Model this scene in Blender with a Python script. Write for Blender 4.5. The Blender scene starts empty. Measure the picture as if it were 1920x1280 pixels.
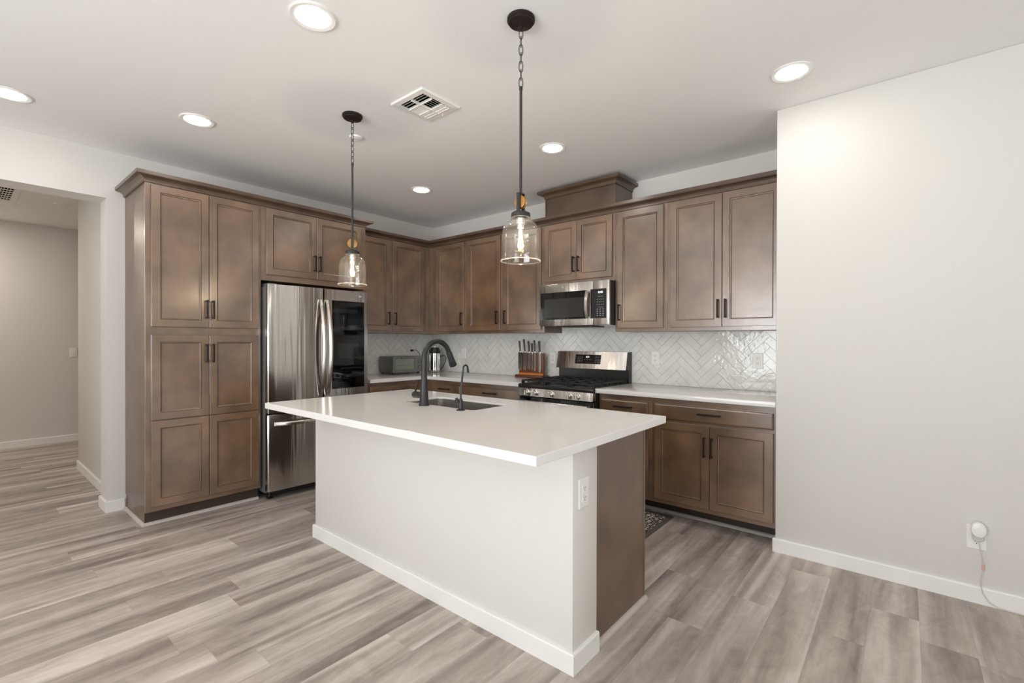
import bpy, bmesh, math, random
from mathutils import Vector, Matrix

random.seed(7)
SC = bpy.context.scene
COL = SC.collection
PI = math.pi

# ------------------------------------------------------------------ camera, world, added daylight fill, exposure
YAW, PITCH, ROLL = 0.6951, -0.0043, 0.0018
cam = bpy.data.cameras.new('camera')
camo = bpy.data.objects.new('camera', cam)
COL.objects.link(camo)
fw = Vector((-math.sin(YAW) * math.cos(PITCH), math.cos(YAW) * math.cos(PITCH), math.sin(PITCH)))
rt = Vector((math.cos(YAW), math.sin(YAW), 0))
up = rt.cross(fw)
r2 = rt * math.cos(ROLL) + up * math.sin(ROLL)
u2 = -rt * math.sin(ROLL) + up * math.cos(ROLL)
camo.matrix_world = Matrix(((r2.x, u2.x, -fw.x, 4.5749), (r2.y, u2.y, -fw.y, -3.9208), (r2.z, u2.z, -fw.z, 1.2885), (0, 0, 0, 1)))
cam.sensor_fit = 'HORIZONTAL'
cam.sensor_width = 36
cam.lens = 883.37 / 1920 * 36
cam.shift_x = -0.2 / 1920
cam.shift_y = 2.32 / 1920
cam.clip_start = 0.02
SC.camera = camo

SC.view_settings.view_transform = 'Standard'
SC.view_settings.look = 'None'
SC.view_settings.gamma = 1
SC.view_settings.use_curve_mapping = False
SC.view_settings.exposure = 0.0
SC.cycles.max_bounces = 14
SC.cycles.diffuse_bounces = 7
SC.cycles.glossy_bounces = 5
SC.cycles.transparent_max_bounces = 16
SC.cycles.caustics_reflective = False
SC.cycles.caustics_refractive = False

world = bpy.data.worlds.new('sky')
SC.world = world
world.use_nodes = True
wb = world.node_tree.nodes['Background']
wb.inputs['Color'].default_value = (0.80, 0.90, 1.0, 1)
wb.inputs['Strength'].default_value = 1.6

H = 2.70
ROOM_X1, ROOM_Y0 = 8.2, -8.0
# daylight fill: added area lights inside unseen windows, tilted up to brighten the ceiling
def area(name, loc, rot, sx, sy, power, color, shape='RECTANGLE', spread=PI):
    l = bpy.data.lights.new(name, 'AREA')
    l.shape = shape
    l.size = sx
    if shape == 'RECTANGLE':
        l.size_y = sy
    l.energy = power
    l.color = color
    l.spread = spread
    o = bpy.data.objects.new(name, l)
    COL.objects.link(o)
    o.location = loc
    o.rotation_euler = rot
    return o
area('ceiling_fill_south', (3.4, ROOM_Y0 + 0.45, 1.25), (PI / 2 + math.radians(33), 0, 0), 3.4, 1.6, 116, (0.96, 0.98, 1.0), spread=math.radians(125))
area('ceiling_fill_east', (ROOM_X1 - 0.45, -4.6, 1.3), (PI / 2 + math.radians(30), 0, PI / 2), 2.6, 1.5, 50, (0.96, 0.98, 1.0), spread=math.radians(125))
CAN_W = 2.3
PENDANT_W = 6.5

# ------------------------------------------------------------------ materials
def new_mat(name):
    m = bpy.data.materials.new(name)
    m.use_nodes = True
    nt = m.node_tree
    return m, nt, nt.nodes['Principled BSDF']

def srgb(r, g, b):
    f = lambda c: (c / 255 / 12.92) if c / 255 <= 0.04045 else ((c / 255 + 0.055) / 1.055) ** 2.4
    return (f(r), f(g), f(b), 1)

def nd(nt, t, **kw):
    n = nt.nodes.new(t)
    for k, v in kw.items():
        setattr(n, k, v)
    return n

def math_n(nt, op, a, b=None, c=None):
    n = nt.nodes.new('ShaderNodeMath')
    n.operation = op
    for i, s in enumerate((a, b, c)):
        if s is None:
            continue
        if isinstance(s, (int, float)):
            n.inputs[i].default_value = s
        else:
            nt.links.new(s, n.inputs[i])
    return n.outputs[0]

def simple(name, col, rough=0.5, metal=0.0, spec=0.5, bump=0.0, bscale=200, coat=0.0):
    m, nt, p = new_mat(name)
    p.inputs['Base Color'].default_value = col
    p.inputs['Roughness'].default_value = rough
    p.inputs['Metallic'].default_value = metal
    p.inputs['Specular IOR Level'].default_value = spec
    p.inputs['Coat Weight'].default_value = coat
    tc = nd(nt, 'ShaderNodeTexCoord')
    nz = nd(nt, 'ShaderNodeTexNoise')
    nz.inputs['Scale'].default_value = bscale
    nt.links.new(tc.outputs['Object'], nz.inputs['Vector'])
    if bump:
        b = nd(nt, 'ShaderNodeBump')
        b.inputs['Strength'].default_value = bump
        b.inputs['Distance'].default_value = 0.002
        nt.links.new(nz.outputs['Fac'], b.inputs['Height'])
        nt.links.new(b.outputs['Normal'], p.inputs['Normal'])
    else:
        mr = nd(nt, 'ShaderNodeMapRange')
        mr.inputs['To Min'].default_value = rough * 0.92
        mr.inputs['To Max'].default_value = rough * 1.08
        nt.links.new(nz.outputs['Fac'], mr.inputs['Value'])
        nt.links.new(mr.outputs['Result'], p.inputs['Roughness'])
    return m

M = {}
M['wall'] = simple('wall_paint', (0.725, 0.705, 0.67, 1), 0.62, bump=0.06, bscale=260, spec=0.35)
M['ceiling'] = simple('ceiling_paint', (0.93, 0.93, 0.92, 1), 0.85, bump=0.08, bscale=180, spec=0.2)
M['trim'] = simple('white_trim_paint', (0.86, 0.85, 0.82, 1), 0.35)
M['plate'] = simple('white_plastic', (0.86, 0.85, 0.82, 1), 0.3)
M['slot'] = simple('dark_slot', (0.012, 0.011, 0.010, 1), 0.8, spec=0.0)
M['bronze'] = simple('dark_bronze', (0.018, 0.012, 0.011, 1), 0.42, spec=0.25)
M['iron'] = simple('dark_iron', (0.045, 0.043, 0.042, 1), 0.45, metal=0.5)
M['faucet'] = simple('matte_black_metal', (0.026, 0.026, 0.027, 1), 0.38, metal=0.3)
M['blackgloss'] = simple('black_glass', (0.008, 0.008, 0.009, 1), 0.05)
M['blackplastic'] = simple('black_plastic', (0.016, 0.015, 0.014, 1), 0.4)
M['enamel'] = simple('black_enamel', (0.018, 0.017, 0.016, 1), 0.28)
M['castiron'] = simple('cast_iron', (0.016, 0.015, 0.014, 1), 0.55, bump=0.1)
M['chrome'] = simple('chrome', (0.82, 0.81, 0.79, 1), 0.1, metal=1.0)
M['knob'] = simple('knob_steel', (0.80, 0.78, 0.74, 1), 0.28, metal=1.0)
M['grey_body'] = simple('appliance_grey', (0.20, 0.195, 0.19, 1), 0.4, metal=0.3)
M['sink'] = simple('sink_steel', (0.27, 0.245, 0.22, 1), 0.42, metal=0.7)
M['toekick'] = simple('toe_kick_brown', (0.055, 0.034, 0.024, 1), 0.5)
M['brass'] = simple('aged_brass_wood', (0.40, 0.20, 0.055, 1), 0.35, metal=0.4)
M['blockwood'] = simple('cherry_wood', (0.17, 0.055, 0.022, 1), 0.35)
M['blockdark'] = simple('walnut_wood', (0.14, 0.045, 0.02, 1), 0.4)
M['handlewood'] = simple('dark_knife_handle', (0.035, 0.022, 0.018, 1), 0.35)
M['blade'] = simple('blade_steel', (0.70, 0.69, 0.67, 1), 0.18, metal=1.0)
M['toaster'] = simple('toaster_grey', (0.17, 0.17, 0.155, 1), 0.35, metal=0.4)
M['shoe'] = simple('grey_shoe_molding', (0.56, 0.51, 0.465, 1), 0.45)
M['grout'] = simple('grout', (0.50, 0.475, 0.43, 1), 0.8)
M['mint'] = simple('oven_interior', (0.50, 0.51, 0.47, 1), 0.4)
M['bin'] = simple('fridge_bin', (0.16, 0.165, 0.17, 1), 0.3)
M['redtag'] = simple('red_plastic', (0.72, 0.42, 0.38, 1), 0.4)
M['cord'] = simple('grey_white_cord', (0.62, 0.60, 0.56, 1), 0.45)
M['matborder'] = simple('mat_border', (0.115, 0.095, 0.082, 1), 0.8, bump=0.3, bscale=400)

def emit(name, col, s):
    m, nt, p = new_mat(name)
    p.inputs['Base Color'].default_value = (0.9, 0.9, 0.88, 1)
    p.inputs['Emission Color'].default_value = col
    p.inputs['Emission Strength'].default_value = s
    return m
M['lens'] = emit('lamp_lens', (1.0, 0.965, 0.90, 1), 7.0)
M['filament'] = emit('filament', (1.0, 0.62, 0.24, 1), 42.0)
M['digits'] = emit('lit_digits', (1.0, 1.0, 0.98, 1), 0.9)
M['keys'] = simple('key_print', (0.30, 0.30, 0.29, 1), 0.5)

# cabinet wood: mottled brown stain
def wood_mat(name='cabinet_wood', coat=1.0, crough=0.25, c0=(94, 70, 50), c1=(132, 102, 76)):
    m, nt, p = new_mat(name)
    tc = nd(nt, 'ShaderNodeTexCoord')
    oi = nd(nt, 'ShaderNodeObjectInfo')
    off = nd(nt, 'ShaderNodeVectorMath', operation='SCALE')
    comb = nd(nt, 'ShaderNodeCombineXYZ')
    for i in range(3):
        nt.links.new(oi.outputs['Random'], comb.inputs[i])
    nt.links.new(comb.outputs[0], off.inputs[0])
    off.inputs['Scale'].default_value = 31.7
    add = nd(nt, 'ShaderNodeVectorMath', operation='ADD')
    nt.links.new(tc.outputs['Object'], add.inputs[0])
    nt.links.new(off.outputs[0], add.inputs[1])
    n1 = nd(nt, 'ShaderNodeTexNoise')
    n1.inputs['Scale'].default_value = 4.5
    n1.inputs['Detail'].default_value = 3.0
    n1.inputs['Roughness'].default_value = 0.45
    nt.links.new(add.outputs[0], n1.inputs['Vector'])
    mp = nd(nt, 'ShaderNodeMapping')
    mp.inputs['Scale'].default_value = (90, 90, 5)
    nt.links.new(add.outputs[0], mp.inputs['Vector'])
    n2 = nd(nt, 'ShaderNodeTexNoise')
    n2.inputs['Scale'].default_value = 1.0
    n2.inputs['Detail'].default_value = 3.0
    nt.links.new(mp.outputs[0], n2.inputs['Vector'])
    s = math_n(nt, 'MULTIPLY_ADD', n2.outputs['Fac'], 0.07, math_n(nt, 'MULTIPLY', n1.outputs['Fac'], 0.93))
    cr = nd(nt, 'ShaderNodeValToRGB')
    cr.color_ramp.elements[0].position = 0.32
    cr.color_ramp.elements[0].color = srgb(*c0)
    cr.color_ramp.elements[1].position = 0.68
    cr.color_ramp.elements[1].color = srgb(*c1)
    nt.links.new(s, cr.inputs['Fac'])
    nt.links.new(cr.outputs['Color'], p.inputs['Base Color'])
    p.inputs['Roughness'].default_value = 0.31
    p.inputs['Coat Weight'].default_value = coat
    p.inputs['Coat Roughness'].default_value = crough
    p.inputs['Coat IOR'].default_value = 1.75
    p.inputs['Specular IOR Level'].default_value = 0.8
    b = nd(nt, 'ShaderNodeBump')
    b.inputs['Strength'].default_value = 0.05
    b.inputs['Distance'].default_value = 0.001
    nt.links.new(n2.outputs['Fac'], b.inputs['Height'])
    b2 = nd(nt, 'ShaderNodeBump')
    b2.inputs['Strength'].default_value = 0.22
    b2.inputs['Distance'].default_value = 0.012
    nt.links.new(n1.outputs['Fac'], b2.inputs['Height'])
    nt.links.new(b2.outputs['Normal'], b.inputs['Normal'])
    nt.links.new(b.outputs['Normal'], p.inputs['Normal'])
    nt.links.new(b2.outputs['Normal'], p.inputs['Coat Normal'])
    return m
M['wood'] = wood_mat()
M['veneer'] = wood_mat('cabinet_veneer', 0.15, 0.4, (92, 71, 55), (116, 92, 74))
M['shaded_crownwood'] = wood_mat('shaded_molding_wood', 0.1, 0.4, (76, 58, 45), (98, 77, 61))  # cabinet stain again, darkened to paint in the dimmer light up high

def quartz_mat():
    m, nt, p = new_mat('white_quartz')
    tc = nd(nt, 'ShaderNodeTexCoord')
    n1 = nd(nt, 'ShaderNodeTexNoise')
    n1.inputs['Scale'].default_value = 3.0
    n1.inputs['Detail'].default_value = 5.0
    nt.links.new(tc.outputs['Object'], n1.inputs['Vector'])
    n2 = nd(nt, 'ShaderNodeTexNoise')
    n2.inputs['Scale'].default_value = 260.0
    nt.links.new(tc.outputs['Object'], n2.inputs['Vector'])
    s = math_n(nt, 'ADD', math_n(nt, 'MULTIPLY', n1.outputs['Fac'], 0.5), math_n(nt, 'MULTIPLY', n2.outputs['Fac'], 0.5))
    cr = nd(nt, 'ShaderNodeValToRGB')
    cr.color_ramp.elements[0].position = 0.3
    cr.color_ramp.elements[0].color = (0.79, 0.77, 0.745, 1)
    cr.color_ramp.elements[1].position = 0.7
    cr.color_ramp.elements[1].color = (0.865, 0.85, 0.83, 1)
    nt.links.new(s, cr.inputs['Fac'])
    nt.links.new(cr.outputs['Color'], p.inputs['Base Color'])
    p.inputs['Roughness'].default_value = 0.11
    return m
M['quartz'] = quartz_mat()

# stainless: horizontally brushed, so highlights smear vertically
def steel_mat(name, col, rough, streak_axis, aniso=0.75):
    m, nt, p = new_mat(name)
    p.inputs['Base Color'].default_value = col
    p.inputs['Metallic'].default_value = 1.0
    p.inputs['Roughness'].default_value = rough
    p.inputs['Anisotropic'].default_value = aniso
    tg = nd(nt, 'ShaderNodeTangent', direction_type='RADIAL', axis='Z')
    nt.links.new(tg.outputs[0], p.inputs['Tangent'])
    p.inputs['Anisotropic Rotation'].default_value = 0.25
    tc = nd(nt, 'ShaderNodeTexCoord')
    mp = nd(nt, 'ShaderNodeMapping')
    mp.inputs['Scale'].default_value = (6, 6, 0.25)
    nt.links.new(tc.outputs['Object'], mp.inputs['Vector'])
    nz = nd(nt, 'ShaderNodeTexNoise')
    nz.inputs['Detail'].default_value = 1.0
    nt.links.new(mp.outputs[0], nz.inputs['Vector'])
    b = nd(nt, 'ShaderNodeBump')
    b.inputs['Strength'].default_value = 0.3
    b.inputs['Distance'].default_value = 0.006
    nt.links.new(nz.outputs['Fac'], b.inputs['Height'])
    nt.links.new(b.outputs['Normal'], p.inputs['Normal'])
    return m
M['steel'] = steel_mat('brushed_steel', (0.60, 0.58, 0.555, 1), 0.17, 'H', 0.85)
M['steel_light'] = steel_mat('brushed_steel_bright', (0.66, 0.625, 0.585, 1), 0.24, 'H', 0.6)

def thin_glass(name, tint=(1, 1, 1, 1), rough=0.02, bump=0.0, ior=1.5, edge=0.7, milk=0.0):
    m = bpy.data.materials.new(name)
    m.use_nodes = True
    nt = m.node_tree
    nt.nodes.clear()
    out = nd(nt, 'ShaderNodeOutputMaterial')
    mix = nd(nt, 'ShaderNodeMixShader')
    tr = nd(nt, 'ShaderNodeBsdfTransparent')
    tr.inputs['Color'].default_value = tint
    gl = nd(nt, 'ShaderNodeBsdfGlossy')
    gl.inputs['Roughness'].default_value = rough
    lw = nd(nt, 'ShaderNodeLayerWeight')
    lw.inputs['Blend'].default_value = 0.5
    f5 = math_n(nt, 'MULTIPLY_ADD', math_n(nt, 'POWER', lw.outputs['Facing'], 4.0), edge, 0.045)
    if bump:
        tc = nd(nt, 'ShaderNodeTexCoord')
        nz = nd(nt, 'ShaderNodeTexVoronoi')
        nz.inputs['Scale'].default_value = 70
        nt.links.new(tc.outputs['Object'], nz.inputs['Vector'])
        b = nd(nt, 'ShaderNodeBump')
        b.inputs['Strength'].default_value = bump
        b.inputs['Distance'].default_value = 0.004
        nt.links.new(nz.outputs['Distance'], b.inputs['Height'])
        nt.links.new(b.outputs['Normal'], gl.inputs['Normal'])
        nt.links.new(b.outputs['Normal'], lw.inputs['Normal'])
    nt.links.new(f5, mix.inputs[0])
    nt.links.new(tr.outputs[0], mix.inputs[1])
    nt.links.new(gl.outputs[0], mix.inputs[2])
    last = mix.outputs[0]
    if milk:
        tl = nd(nt, 'ShaderNodeBsdfTranslucent')
        tl.inputs['Color'].default_value = (0.95, 0.93, 0.90, 1)
        mm = nd(nt, 'ShaderNodeMixShader')
        mm.inputs[0].default_value = milk
        nt.links.new(last, mm.inputs[1])
        nt.links.new(tl.outputs[0], mm.inputs[2])
        last = mm.outputs[0]
    nt.links.new(last, out.inputs['Surface'])
    return m
M['glass'] = thin_glass('clear_glass', (0.97, 0.97, 0.96, 1), 0.02)
M['seeded'] = thin_glass('seeded_glass', (0.985, 0.985, 0.98, 1), 0.06, bump=0.10, edge=0.45, milk=0.004)
M['rimglass'] = thin_glass('glass_rim', (0.98, 0.98, 0.97, 1), 0.05, edge=0.6, milk=0.12)
M['bulb'] = thin_glass('bulb_glass', (1.0, 0.96, 0.90, 1), 0.03)
M['tinted'] = thin_glass('tinted_glass', (0.33, 0.34, 0.36, 1), 0.03, ior=1.45)
M['greenish'] = thin_glass('oven_glass', (0.82, 0.85, 0.81, 1), 0.05)

# floor planks running along y
def floor_mat():
    m, nt, p = new_mat('vinyl_planks')
    tc = nd(nt, 'ShaderNodeTexCoord')
    sp = nd(nt, 'ShaderNodeSeparateXYZ')
    nt.links.new(tc.outputs['Object'], sp.inputs[0])
    PW, PL = 0.18, 1.22
    ux = math_n(nt, 'DIVIDE', math_n(nt, 'ADD', sp.outputs[0], 20.03), PW)
    ix = math_n(nt, 'FLOOR', ux)
    fx = math_n(nt, 'FRACT', ux)
    wn = nd(nt, 'ShaderNodeTexWhiteNoise', noise_dimensions='1D')
    nt.links.new(ix, wn.inputs['W'])
    uy = math_n(nt, 'ADD', math_n(nt, 'DIVIDE', math_n(nt, 'ADD', sp.outputs[1], 20.0), PL), wn.outputs['Value'])
    iy = math_n(nt, 'FLOOR', uy)
    fy = math_n(nt, 'FRACT', uy)
    cb = nd(nt, 'ShaderNodeCombineXYZ')
    nt.links.new(ix, cb.inputs[0])
    nt.links.new(iy, cb.inputs[1])
    wr = nd(nt, 'ShaderNodeTexWhiteNoise', noise_dimensions='2D')
    nt.links.new(cb.outputs[0], wr.inputs['Vector'])
    rnd = wr.outputs['Value']
    # streaks
    def streak(sx, sy, detail, rough, dist, seedmul):
        c = nd(nt, 'ShaderNodeCombineXYZ')
        nt.links.new(math_n(nt, 'MULTIPLY', sp.outputs[0], sx), c.inputs[0])
        nt.links.new(math_n(nt, 'MULTIPLY', sp.outputs[1], sy), c.inputs[1])
        nt.links.new(math_n(nt, 'MULTIPLY', rnd, seedmul), c.inputs[2])
        n = nd(nt, 'ShaderNodeTexNoise')
        n.inputs['Scale'].default_value = 1.0
        n.inputs['Detail'].default_value = detail
        n.inputs['Roughness'].default_value = rough
        n.inputs['Distortion'].default_value = dist
        nt.links.new(c.outputs[0], n.inputs['Vector'])
        return n.outputs['Fac']
    a = streak(6.5, 0.5, 3, 0.45, 1.2, 57.0)
    b = streak(34.0, 1.8, 4, 0.6, 0.5, 91.0)
    c3 = streak(12.0, 5.0, 5, 0.62, 1.6, 33.0)
    t = math_n(nt, 'MULTIPLY', a, 0.64)
    t = math_n(nt, 'MULTIPLY_ADD', b, 0.16, t)
    t = math_n(nt, 'MULTIPLY_ADD', c3, 0.20, t)
    t = math_n(nt, 'ADD', t, math_n(nt, 'MULTIPLY', math_n(nt, 'SUBTRACT', rnd, 0.5), 0.05))
    cr = nd(nt, 'ShaderNodeValToRGB')
    e = cr.color_ramp.elements
    e[0].position = 0.335
    e[0].color = srgb(124, 113, 106)
    e[1].position = 0.66
    e[1].color = srgb(218, 208, 200)
    mid = cr.color_ramp.elements.new(0.50)
    mid.color = srgb(176, 165, 156)
    nt.links.new(t, cr.inputs['Fac'])
    # seams
    dx = math_n(nt, 'MULTIPLY', math_n(nt, 'MINIMUM', fx, math_n(nt, 'SUBTRACT', 1.0, fx)), PW)
    dy = math_n(nt, 'MULTIPLY', math_n(nt, 'MINIMUM', fy, math_n(nt, 'SUBTRACT', 1.0, fy)), PL)
    dm = math_n(nt, 'MINIMUM', dx, dy)
    seam = nd(nt, 'ShaderNodeMapRange')
    seam.inputs['From Min'].default_value = 0.0004
    seam.inputs['From Max'].default_value = 0.0018
    seam.inputs['To Min'].default_value = 0.86
    seam.inputs['To Max'].default_value = 1.0
    nt.links.new(dm, seam.inputs['Value'])
    mx = nd(nt, 'ShaderNodeMix', data_type='RGBA', blend_type='MULTIPLY')
    mx.inputs['Factor'].default_value = 1.0
    nt.links.new(cr.outputs['Color'], mx.inputs['A'])
    nt.links.new(seam.outputs['Result'], mx.inputs['B'])
    nt.links.new(mx.outputs['Result'], p.inputs['Base Color'])
    p.inputs['Roughness'].default_value = 0.42
    p.inputs['Specular IOR Level'].default_value = 0.4
    bp = nd(nt, 'ShaderNodeBump')
    bp.inputs['Strength'].default_value = 0.12
    bp.inputs['Distance'].default_value = 0.001
    nt.links.new(b, bp.inputs['Height'])
    nt.links.new(bp.outputs['Normal'], p.inputs['Normal'])
    return m
M['floor'] = floor_mat()

def tile_mat():
    m, nt, p = new_mat('glazed_tile')
    tc = nd(nt, 'ShaderNodeTexCoord')
    n1 = nd(nt, 'ShaderNodeTexNoise')
    n1.inputs['Scale'].default_value = 9
    n1.inputs['Detail'].default_value = 3
    nt.links.new(tc.outputs['Object'], n1.inputs['Vector'])
    cr = nd(nt, 'ShaderNodeValToRGB')
    cr.color_ramp.elements[0].position = 0.3
    cr.color_ramp.elements[0].color = (0.72, 0.72, 0.68, 1)
    cr.color_ramp.elements[1].position = 0.7
    cr.color_ramp.elements[1].color = (0.82, 0.815, 0.775, 1)
    nt.links.new(n1.outputs['Fac'], cr.inputs['Fac'])
    nt.links.new(cr.outputs['Color'], p.inputs['Base Color'])
    p.inputs['Roughness'].default_value = 0.09
    n2 = nd(nt, 'ShaderNodeTexNoise')
    n2.inputs['Scale'].default_value = 42
    n2.inputs['Detail'].default_value = 2
    nt.links.new(tc.outputs['Object'], n2.inputs['Vector'])
    b = nd(nt, 'ShaderNodeBump')
    b.inputs['Strength'].default_value = 0.30
    b.inputs['Distance'].default_value = 0.004
    nt.links.new(n2.outputs['Fac'], b.inputs['Height'])
    nt.links.new(b.outputs['Normal'], p.inputs['Normal'])
    return m
M['tile'] = tile_mat()

def rug_mat():
    m, nt, p = new_mat('mat_pattern')
    tc = nd(nt, 'ShaderNodeTexCoord')
    vo = nd(nt, 'ShaderNodeTexVoronoi', feature='DISTANCE_TO_EDGE')
    vo.inputs['Scale'].default_value = 34
    nz = nd(nt, 'ShaderNodeTexNoise')
    nz.inputs['Scale'].default_value = 30
    mp = nd(nt, 'ShaderNodeVectorMath', operation='MULTIPLY_ADD')
    nt.links.new(tc.outputs['Object'], nz.inputs['Vector'])
    nt.links.new(nz.outputs['Color'], mp.inputs[0])
    mp.inputs[1].default_value = (0.03, 0.03, 0)
    nt.links.new(tc.outputs['Object'], mp.inputs[2])
    nt.links.new(mp.outputs[0], vo.inputs['Vector'])
    cr = nd(nt, 'ShaderNodeValToRGB')
    cr.color_ramp.interpolation = 'LINEAR'
    cr.color_ramp.elements[0].position = 0.12
    cr.color_ramp.elements[0].color = (0.035, 0.027, 0.022, 1)
    cr.color_ramp.elements[1].position = 0.2
    cr.color_ramp.elements[1].color = (0.60, 0.53, 0.46, 1)
    nt.links.new(vo.outputs['Distance'], cr.inputs['Fac'])
    nt.links.new(cr.outputs['Color'], p.inputs['Base Color'])
    p.inputs['Roughness'].default_value = 0.85
    return m
M['rug'] = rug_mat()

# ------------------------------------------------------------------ mesh builder
class MB:
    def __init__(s):
        s.bm = bmesh.new()

    def box(s, x0, x1, y0, y1, z0, z1, bev=0.0, seg=2):
        vs = [s.bm.verts.new((x, y, z)) for x in (x0, x1) for y in (y0, y1) for z in (z0, z1)]
        fs = [(0, 1, 3, 2), (4, 6, 7, 5), (0, 4, 5, 1), (2, 3, 7, 6), (0, 2, 6, 4), (1, 5, 7, 3)]
        faces = [s.bm.faces.new([vs[i] for i in f]) for f in fs]
        if bev:
            ed = list({e for f in faces for e in f.edges})
            bmesh.ops.bevel(s.bm, geom=ed, offset=bev, segments=seg, affect='EDGES', profile=0.5)
        return s

    def rings(s, o, u, v, n, w, h, prof, back=True, fill=True):
        """nested rectangles on a plane: prof = [(inset, height along n), ...]; last one is filled"""
        o, u, v, n = Vector(o), Vector(u), Vector(v), Vector(n)
        loops = []
        for ins, d in prof:
            loops.append([s.bm.verts.new(o + u * a + v * b + n * d) for a, b in
                          ((ins, ins), (w - ins, ins), (w - ins, h - ins), (ins, h - ins))])
        for A, B in zip(loops, loops[1:]):
            for i in range(4):
                j = (i + 1) % 4
                s.bm.faces.new((A[i], A[j], B[j], B[i]))
        if fill:
            s.bm.faces.new(loops[-1])
        if back:
            s.bm.faces.new(loops[0][::-1])
        return s

    def prism(s, poly, axis, a, b, bev=0.0):
        """extrude a 2D polygon along an axis from a to b; poly coords are the two other axes in order"""
        def P(p, t):
            return {'x': (t, p[0], p[1]), 'y': (p[0], t, p[1]), 'z': (p[0], p[1], t)}[axis]
        A = [s.bm.verts.new(P(p, a)) for p in poly]
        B = [s.bm.verts.new(P(p, b)) for p in poly]
        n = len(poly)
        faces = [s.bm.faces.new(A), s.bm.faces.new(B[::-1])]
        for i in range(n):
            j = (i + 1) % n
            faces.append(s.bm.faces.new((A[i], B[i], B[j], A[j])))
        if bev:
            ed = list({e for f in faces[:2] for e in f.edges})
            bmesh.ops.bevel(s.bm, geom=ed, offset=bev, segments=2, affect='EDGES', profile=0.5)
        return s

    def tube(s, pts, r, seg=12, cap=True, closed=False):
        pts = [Vector(p) for p in pts]
        n = len(pts)
        rs = r if isinstance(r, (list, tuple)) else [r] * n
        t0 = (pts[1] - pts[0]).normalized()
        ref = Vector((0, 0, 1)) if abs(t0.z) < 0.9 else Vector((1, 0, 0))
        nrm = t0.cross(ref).normalized()
        loops = []
        prev = t0
        for i in range(n):
            if closed:
                t = (pts[(i + 1) % n] - pts[i - 1]).normalized()
            else:
                t = (pts[min(i + 1, n - 1)] - pts[max(i - 1, 0)]).normalized()
            q = prev.rotation_difference(t)
            nrm = (q @ nrm).normalized()
            prev = t
            bi = t.cross(nrm)
            loops.append([s.bm.verts.new(pts[i] + (nrm * math.cos(2 * PI * k / seg) + bi * math.sin(2 * PI * k / seg)) * rs[i]) for k in range(seg)])
        rng = range(n) if closed else range(n - 1)
        for i in rng:
            A, B = loops[i], loops[(i + 1) % n]
            for k in range(seg):
                j = (k + 1) % seg
                s.bm.faces.new((A[k], A[j], B[j], B[k]))
        if cap and not closed:
            s.bm.faces.new(loops[0][::-1])
            s.bm.faces.new(loops[-1])
        return s

    def cyl(s, p0, p1, r0, r1=None, seg=24):
        return s.tube([p0, p1], [r0, r0 if r1 is None else r1], seg)

    def lathe(s, c, prof, seg=32, axis='z', capa=True, capb=True):
        """prof = [(radius, height)]"""
        c = Vector(c)
        loops = []
        for r, h in prof:
            L = []
            for k in range(seg):
                a = 2 * PI * k / seg
                x, y = r * math.cos(a), r * math.sin(a)
                d = {'z': (x, y, h), 'y': (x, h, y), 'x': (h, x, y)}[axis]
                L.append(s.bm.verts.new(c + Vector(d)))
            loops.append(L)
        for A, B in zip(loops, loops[1:]):
            for k in range(seg):
                j = (k + 1) % seg
                s.bm.faces.new((A[k], A[j], B[j], B[k]))
        if capa:
            s.bm.faces.new(loops[0][::-1])
        if capb:
            s.bm.faces.new(loops[-1])
        return s

    def sweep(s, path, prof, side=1):
        """sweep a closed profile [(outward, z)] along a plan path with mitred corners"""
        pts = [Vector((p[0], p[1])) for p in path]
        n = len(pts)
        loops = []
        for i in range(n):
            def nor(a, b):
                d = (b - a).normalized()
                return Vector((d.y, -d.x)) * side
            if i == 0:
                m = nor(pts[0], pts[1])
            elif i == n - 1:
                m = nor(pts[-2], pts[-1])
            else:
                a, b = nor(pts[i - 1], pts[i]), nor(pts[i], pts[i + 1])
                m = (a + b) / (1 + a.dot(b))
            loops.append([s.bm.verts.new((pts[i].x + m.x * o, pts[i].y + m.y * o, z)) for o, z in prof])
        k = len(prof)
        for A, B in zip(loops, loops[1:]):
            for i in range(k):
                j = (i + 1) % k
                s.bm.faces.new((A[i], A[j], B[j], B[i]))
        s.bm.faces.new(loops[0])
        s.bm.faces.new(loops[-1][::-1])
        return s

    def build(s, name, mat, parent=None, smooth=True, org=None, angle=32):
        bm = s.bm
        bmesh.ops.recalc_face_normals(bm, faces=bm.faces[:])
        o0 = Vector((0, 0, 0))
        if parent is not None:
            p = parent
            while p is not None:
                o0 += p.location
                p = p.parent
        elif org is not None:
            o0 = Vector(org)
        if o0.length:
            bmesh.ops.translate(bm, verts=bm.verts[:], vec=-o0)
        if smooth:
            lim = math.radians(angle)
            for f in bm.faces:
                f.smooth = True
            for e in bm.edges:
                if len(e.link_faces) != 2 or e.calc_face_angle(0) > lim:
                    e.smooth = False
        me = bpy.data.meshes.new(name)
        bm.to_mesh(me)
        bm.free()
        me.materials.append(M[mat] if isinstance(mat, str) else mat)
        o = bpy.data.objects.new(name, me)
        COL.objects.link(o)
        if parent is not None:
            o.parent = parent
        elif org is not None:
            o.location = org
        return o

def tag(o, label, cat, group=None):
    o['label'] = label
    o['category'] = cat
    if group:
        o['group'] = group
    return o

def thing(name, label, cat, loc, group=None):
    o = bpy.data.objects.new(name, None)
    o.empty_display_size = 0.05
    COL.objects.link(o)
    o.location = loc
    return tag(o, label, cat, group)

def struct(o):
    o['kind'] = 'structure'
    return o

def copy_tree(o, parent=None):
    c = o.copy()
    COL.objects.link(c)
    c.parent = parent
    for ch in list(o.children):
        copy_tree(ch, c)
    return c

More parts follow.
